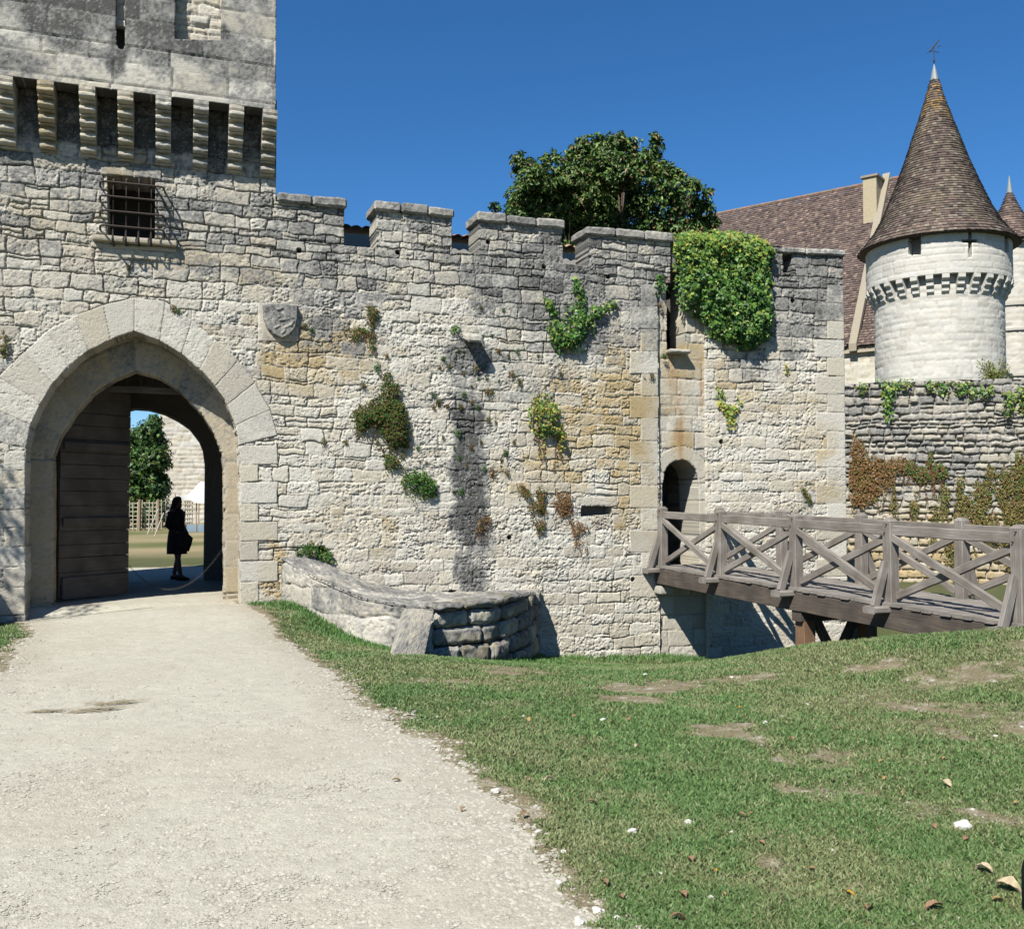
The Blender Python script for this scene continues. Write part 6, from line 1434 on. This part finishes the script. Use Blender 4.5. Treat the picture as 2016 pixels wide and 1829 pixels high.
go = bpy.data.objects.new('grass', me); C.objects.link(go); tag(go, 'short worn green grass on the bank and beside the gravel path', 'grass', kind='stuff')
# gravel chips: loose stuff on the path and its edges
def chips(X, Y, Z, r, cl, name, mat, rs, flat=.55):
    n = len(X); base = np.array([(1, 0, 0), (.3, .95, 0), (-.8, .6, 0), (-.8, -.6, 0), (.3, -.95, 0), (.1, .1, 1), (-.3, -.1, .8)]) ; 
    F0 = np.array([(0, 1, 5), (1, 2, 6), (1, 6, 5), (2, 3, 6), (3, 4, 6), (4, 5, 6), (4, 0, 5)])
    an = rs.rand(n)*6.28; ca, sa = np.cos(an), np.sin(an); P = base[None]*(1+.5*(rs.rand(n, 7, 1)-.5)); P[:, :, 0] *= rs.uniform(.8, 1.5, (n, 1)); P[:, :, 2] *= flat
    x = P[..., 0]*ca[:, None]-P[..., 1]*sa[:, None]; y = P[..., 0]*sa[:, None]+P[..., 1]*ca[:, None]
    V = np.stack([X[:, None]+x*r[:, None], Y[:, None]+y*r[:, None], Z[:, None]+P[..., 2]*r[:, None]-.1*r[:, None]], -1).reshape(-1, 3)
    F = (F0[None]+np.arange(n)[:, None, None]*7).reshape(-1, 3); return V, F, np.repeat(cl, 7, 0)
X, Y = scatter(260000, 1.75, y0=3.0, y1=15.5); Z = ground(X, Y); ok, _, _ = inview(X, Y, Z); pdv = pathd(X, Y)
edge = np.exp(-(np.abs(pdv)/.22)**2); mid_ = sm(.45, .62, fbm(X*.9, Y*.9, 540, 3))
ok &= (rs.rand(len(X)) < np.where(pdv > 0, .20+.5*mid_*np.exp(-((Y-6)/3)**2)+.8*edge, .6*edge)) & (pdv > -.45)
X, Y, Z, pdv = X[ok], Y[ok], Z[ok], pdv[ok]; n = len(X); r = .0020+.0075*rs.rand(n)**3.4*(1.35+.8*np.exp(-(pdv/.25)**2)); r *= (1+.03*Y)
cl = mix(np.array([.50, .475, .40])*np.ones((n, 3)), np.array([.34, .31, .25]), rs.rand(n)**1.4)
V, F, c = chips(X, Y, Z+.002, r, cl, 'g', M_peb, rs); obj('gravel', V, F, M_peb, col=c, kind='stuff', label='loose pale chalk gravel chips scattered over path and its edges', cat='gravel')
# chips in bare patches
X, Y = scatter(60000, 1.1, y0=3.5, y1=13); Z = ground(X, Y)+bumps(X, Y); b = bare(X, Y); ok = (pathd(X, Y) < -.1) & (rs.rand(len(X)) < np.clip(b-.3, 0, 1)*.16*sm(.45, .6, fbm(X*4, Y*4, 550, 2)))
s_, q_ = wallq(X, Y); ok &= q_ > .2; X, Y, Z = X[ok], Y[ok], Z[ok]; n = len(X); r = .006+.014*rs.rand(n)**3
V, F, c = chips(X, Y, Z, r, np.array([.52, .50, .45])*(.7+.4*rs.rand(n))[:, None], 'g', M_peb, rs); obj('chalk_rubble', V, F, M_peb, col=c, kind='stuff', label='small white chalk chips lying in the bare earth patches', cat='rubble')
# individual stones
def place(o, x, y, lift=0.):
    p = _g(x, y); z = gz(p[0], p[1])+float(bumps(np.array([p[0]]), np.array([p[1]]))[0])+lift; o.location = (p[0], p[1], z); return p
v, f = boulder((0, 0, 0), 1, 3.3, (1, .85, .62), 8, .45); st0 = obj('white_stone', v, f, M_peb, col=(.60, .58, .52))
SN = [(1895,1636,.055,'largest round white stone lying in the grass near right edge'),(1244,1642,.036,'flat white stone in the grass right of the path edge'),(1355,1623,.030,'white stone in the grass between two others in the middle foreground'),
 (1188,1418,.036,'white stone beside curled brown leaf in upper middle grass'),(1506,1425,.026,None),(1524,1421,.024,None),(1542,1412,.026,None),(1440,1334,.03,None),(1590,1388,.026,None),(1030,1413,.02,None),(1235,1500,.02,None),(975,1562,.035,None),(1400,1770,.022,None),(1185,1720,.018,None),(1110,1680,.02,None),(1175,1795,.026,None),(1215,1810,.02,None),(1300,1720,.016,None),(1795,1820,.024,None),(1890,1810,.022,None),(1100,1740,.02,None),(1060,1640,.02,None),(1140,1820,.03,None),(1440,1640,.016,None),(2000,1560,.018,None),(1640,1680,.016,None),(1270,1290+40,.03,None),(1960,1450,.02,None)]
rr = random.Random(12)
for i, (x, y, r_, lb) in enumerate(SN):
    o = st0 if i == 0 else st0.copy()
    if i: C.objects.link(o)
    place(o, x, y, r_*.25); r_ *= .72; o.scale = (r_, r_*rr.uniform(.8, 1.1), r_*rr.uniform(.7, 1)); o.rotation_euler = (rr.uniform(-.3, .3), rr.uniform(-.3, .3), rr.random()*6)
    tag(o, lb or 'small white chalk stone lying in the grass or at the path edge', 'stone', 'white stones on the grass')
# fallen leaves
def leafmesh(name, col, curl, seed):
    rs2 = np.random.RandomState(seed); n = 9; V = []; F = []
    for i in range(n):
        t = i/(n-1); w = .36*math.sin(math.pi*min(1, t*1.02+.02))**.75*(1-.15*t); zc = curl*math.sin(math.pi*t)*.35+.1*t*curl
        for j in range(5):
            s_ = (j-2)/2; V.append(((t-.5)*1.0, s_*w*(1-.15*curl*abs(s_)), zc+abs(s_)**1.6*curl*.28*(1 if seed % 2 else 1)+.03*rs2.randn()*abs(s_)))
    for i in range(n-1):
        for j in range(4): F.append((i*5+j, (i+1)*5+j, (i+1)*5+j+1, i*5+j+1))
    c = np.array(col)*(.8+.4*rs2.rand(len(V)))[:, None]; return obj(name, V, F, M_dry, col=c)
LP = [leafmesh('fallen_leaf', (.30, .19, .11), .7, 1), leafmesh('fallen_leaf', (.42, .29, .12), .7, 2), leafmesh('fallen_leaf', (.55, .30, .03), .5, 3), leafmesh('fallen_leaf', (.56, .46, .30), .9, 4)]
LT = ['curled rust-brown fallen leaf lying on the grass', 'tan fallen leaf lying on the grass', None, 'pale buff fallen leaf lying on the grass']
LN = [(1671,1767,2,.10,'bright orange fallen leaf in the foreground grass'),(1457,1397,2,.07,'small yellow-orange leaf in the upper middle grass'),(1600,1386,2,.07,'orange leaf beside a white stone on the upper bank'),(1985,1760,3,.19,'large pale buff leaf lying next to the black bag'),
 (1938,1738-12,3,.14,'curled pale tan leaf left of the black bag'),(1865,1557,3,.13,'pale pinkish leaf in right hand grass above the largest white stone'),(1083,1547,3,.13,'long pale leaf near the path edge'),(1965,1782,1,.10,'yellowish leaf below the large buff leaf'),
 (1236,1420,0,.12,None),(1204,1425,1,.1,None),(1040,1425,1,.1,None),(1085,1390,0,.07,None),(1130,1415,0,.08,None),(1253,1478,3,.09,None),(1040,1555-12,0,.08,None),(1165,1590,0,.09,None),(1033,1612,0,.09,None),(1460,1618,0,.1,None),(1480,1612,0,.07,None),
 (1345,1770,0,.1,None),(1190,1750,0,.1,None),(1335,1820,0,.12,None),(1712,1800,0,.1,None),(1840,1797,0,.15,None),(1640,1545,0,.09,None),(1500,1670,0,.07,None),(1740,1540,1,.07,None),(1735,1505,1,.07,None),(1600,1720,0,.06,None),(1775,1570,1,.06,None),
 (1900,1620+40,0,.08,None),(1860,1500,1,.08,None),(1930,1390,1,.08,None),(1280,1340,0,.07,None),(1180,1355,0,.07,None),(1840,1640,0,.09,None),(2000,1590,1,.06,None),(1410,1720,2,.04,None),(1360,1700,0,.1,None),(1425,1770,1,.05,None),(780,1540,1,.10,'tan leaf lying alone on the gravel path'),(912,1598,0,.07,'rust-brown leaf lying on the gravel path'),(1225,1775,0,.07,None),(1560,1460,0,.08,None),(1650,1440,0,.07,None)]
used = set()
for i, (x, y, k, sz, lb) in enumerate(LN):
    o = LP[k] if k not in used else LP[k].copy()
    if k in used: C.objects.link(o)
    used.add(k); place(o, x, y, .018 if x > 950 else .008); sz *= .52; o.scale = (sz, sz, sz*.8); o.rotation_euler = (rr.uniform(-.35, .35), rr.uniform(-.3, .3), rr.random()*6)
    tag(o, lb or (LT[k] or 'small orange fallen leaf lying on the grass'), 'leaf', 'fallen leaves')
# dry straw on the path
for i, (x, y, L_, w_) in enumerate(((228, 1386, .22, .035), (185, 1400, .20, .03), (98, 1402, .18, .02))):
    p = _g(x, y); n = 130 if i < 2 else 60; sx_ = rs.normal(0, L_*.4, n); sy_ = rs.normal(0, w_, n); mb = []
    a = rs.normal(.1, .35, n); L2 = rs.uniform(.02, .07, n); z = gz(p[0], p[1])+.004+rs.rand(n)*.015
    X = p[0]+sx_; Y = p[1]+sy_+sx_*.45; V = np.stack([np.stack([X-np.cos(a)*L2, Y-np.sin(a)*L2-.0015, z], 1), np.stack([X+np.cos(a)*L2, Y+np.sin(a)*L2-.0015, z+.003], 1), np.stack([X+np.cos(a)*L2, Y+np.sin(a)*L2+.0015, z+.004], 1), np.stack([X-np.cos(a)*L2, Y-np.sin(a)*L2+.0015, z+.002], 1)], 1).reshape(-1, 3)
    F = np.arange(4*n).reshape(n, 4)
    obj('dry_straw', V, F, M_dry, col=np.repeat(mix(np.array([.24, .20, .12])*np.ones((n, 3)), np.array([.42, .37, .27]), rs.rand(n)), 4, 0), kind='stuff', label=['thin wisp of dry straw on the gravel path, right end', 'dry straw wisp in the middle of the gravel path', 'faint dry straw wisp at the left of the gravel path'][i], cat='straw')
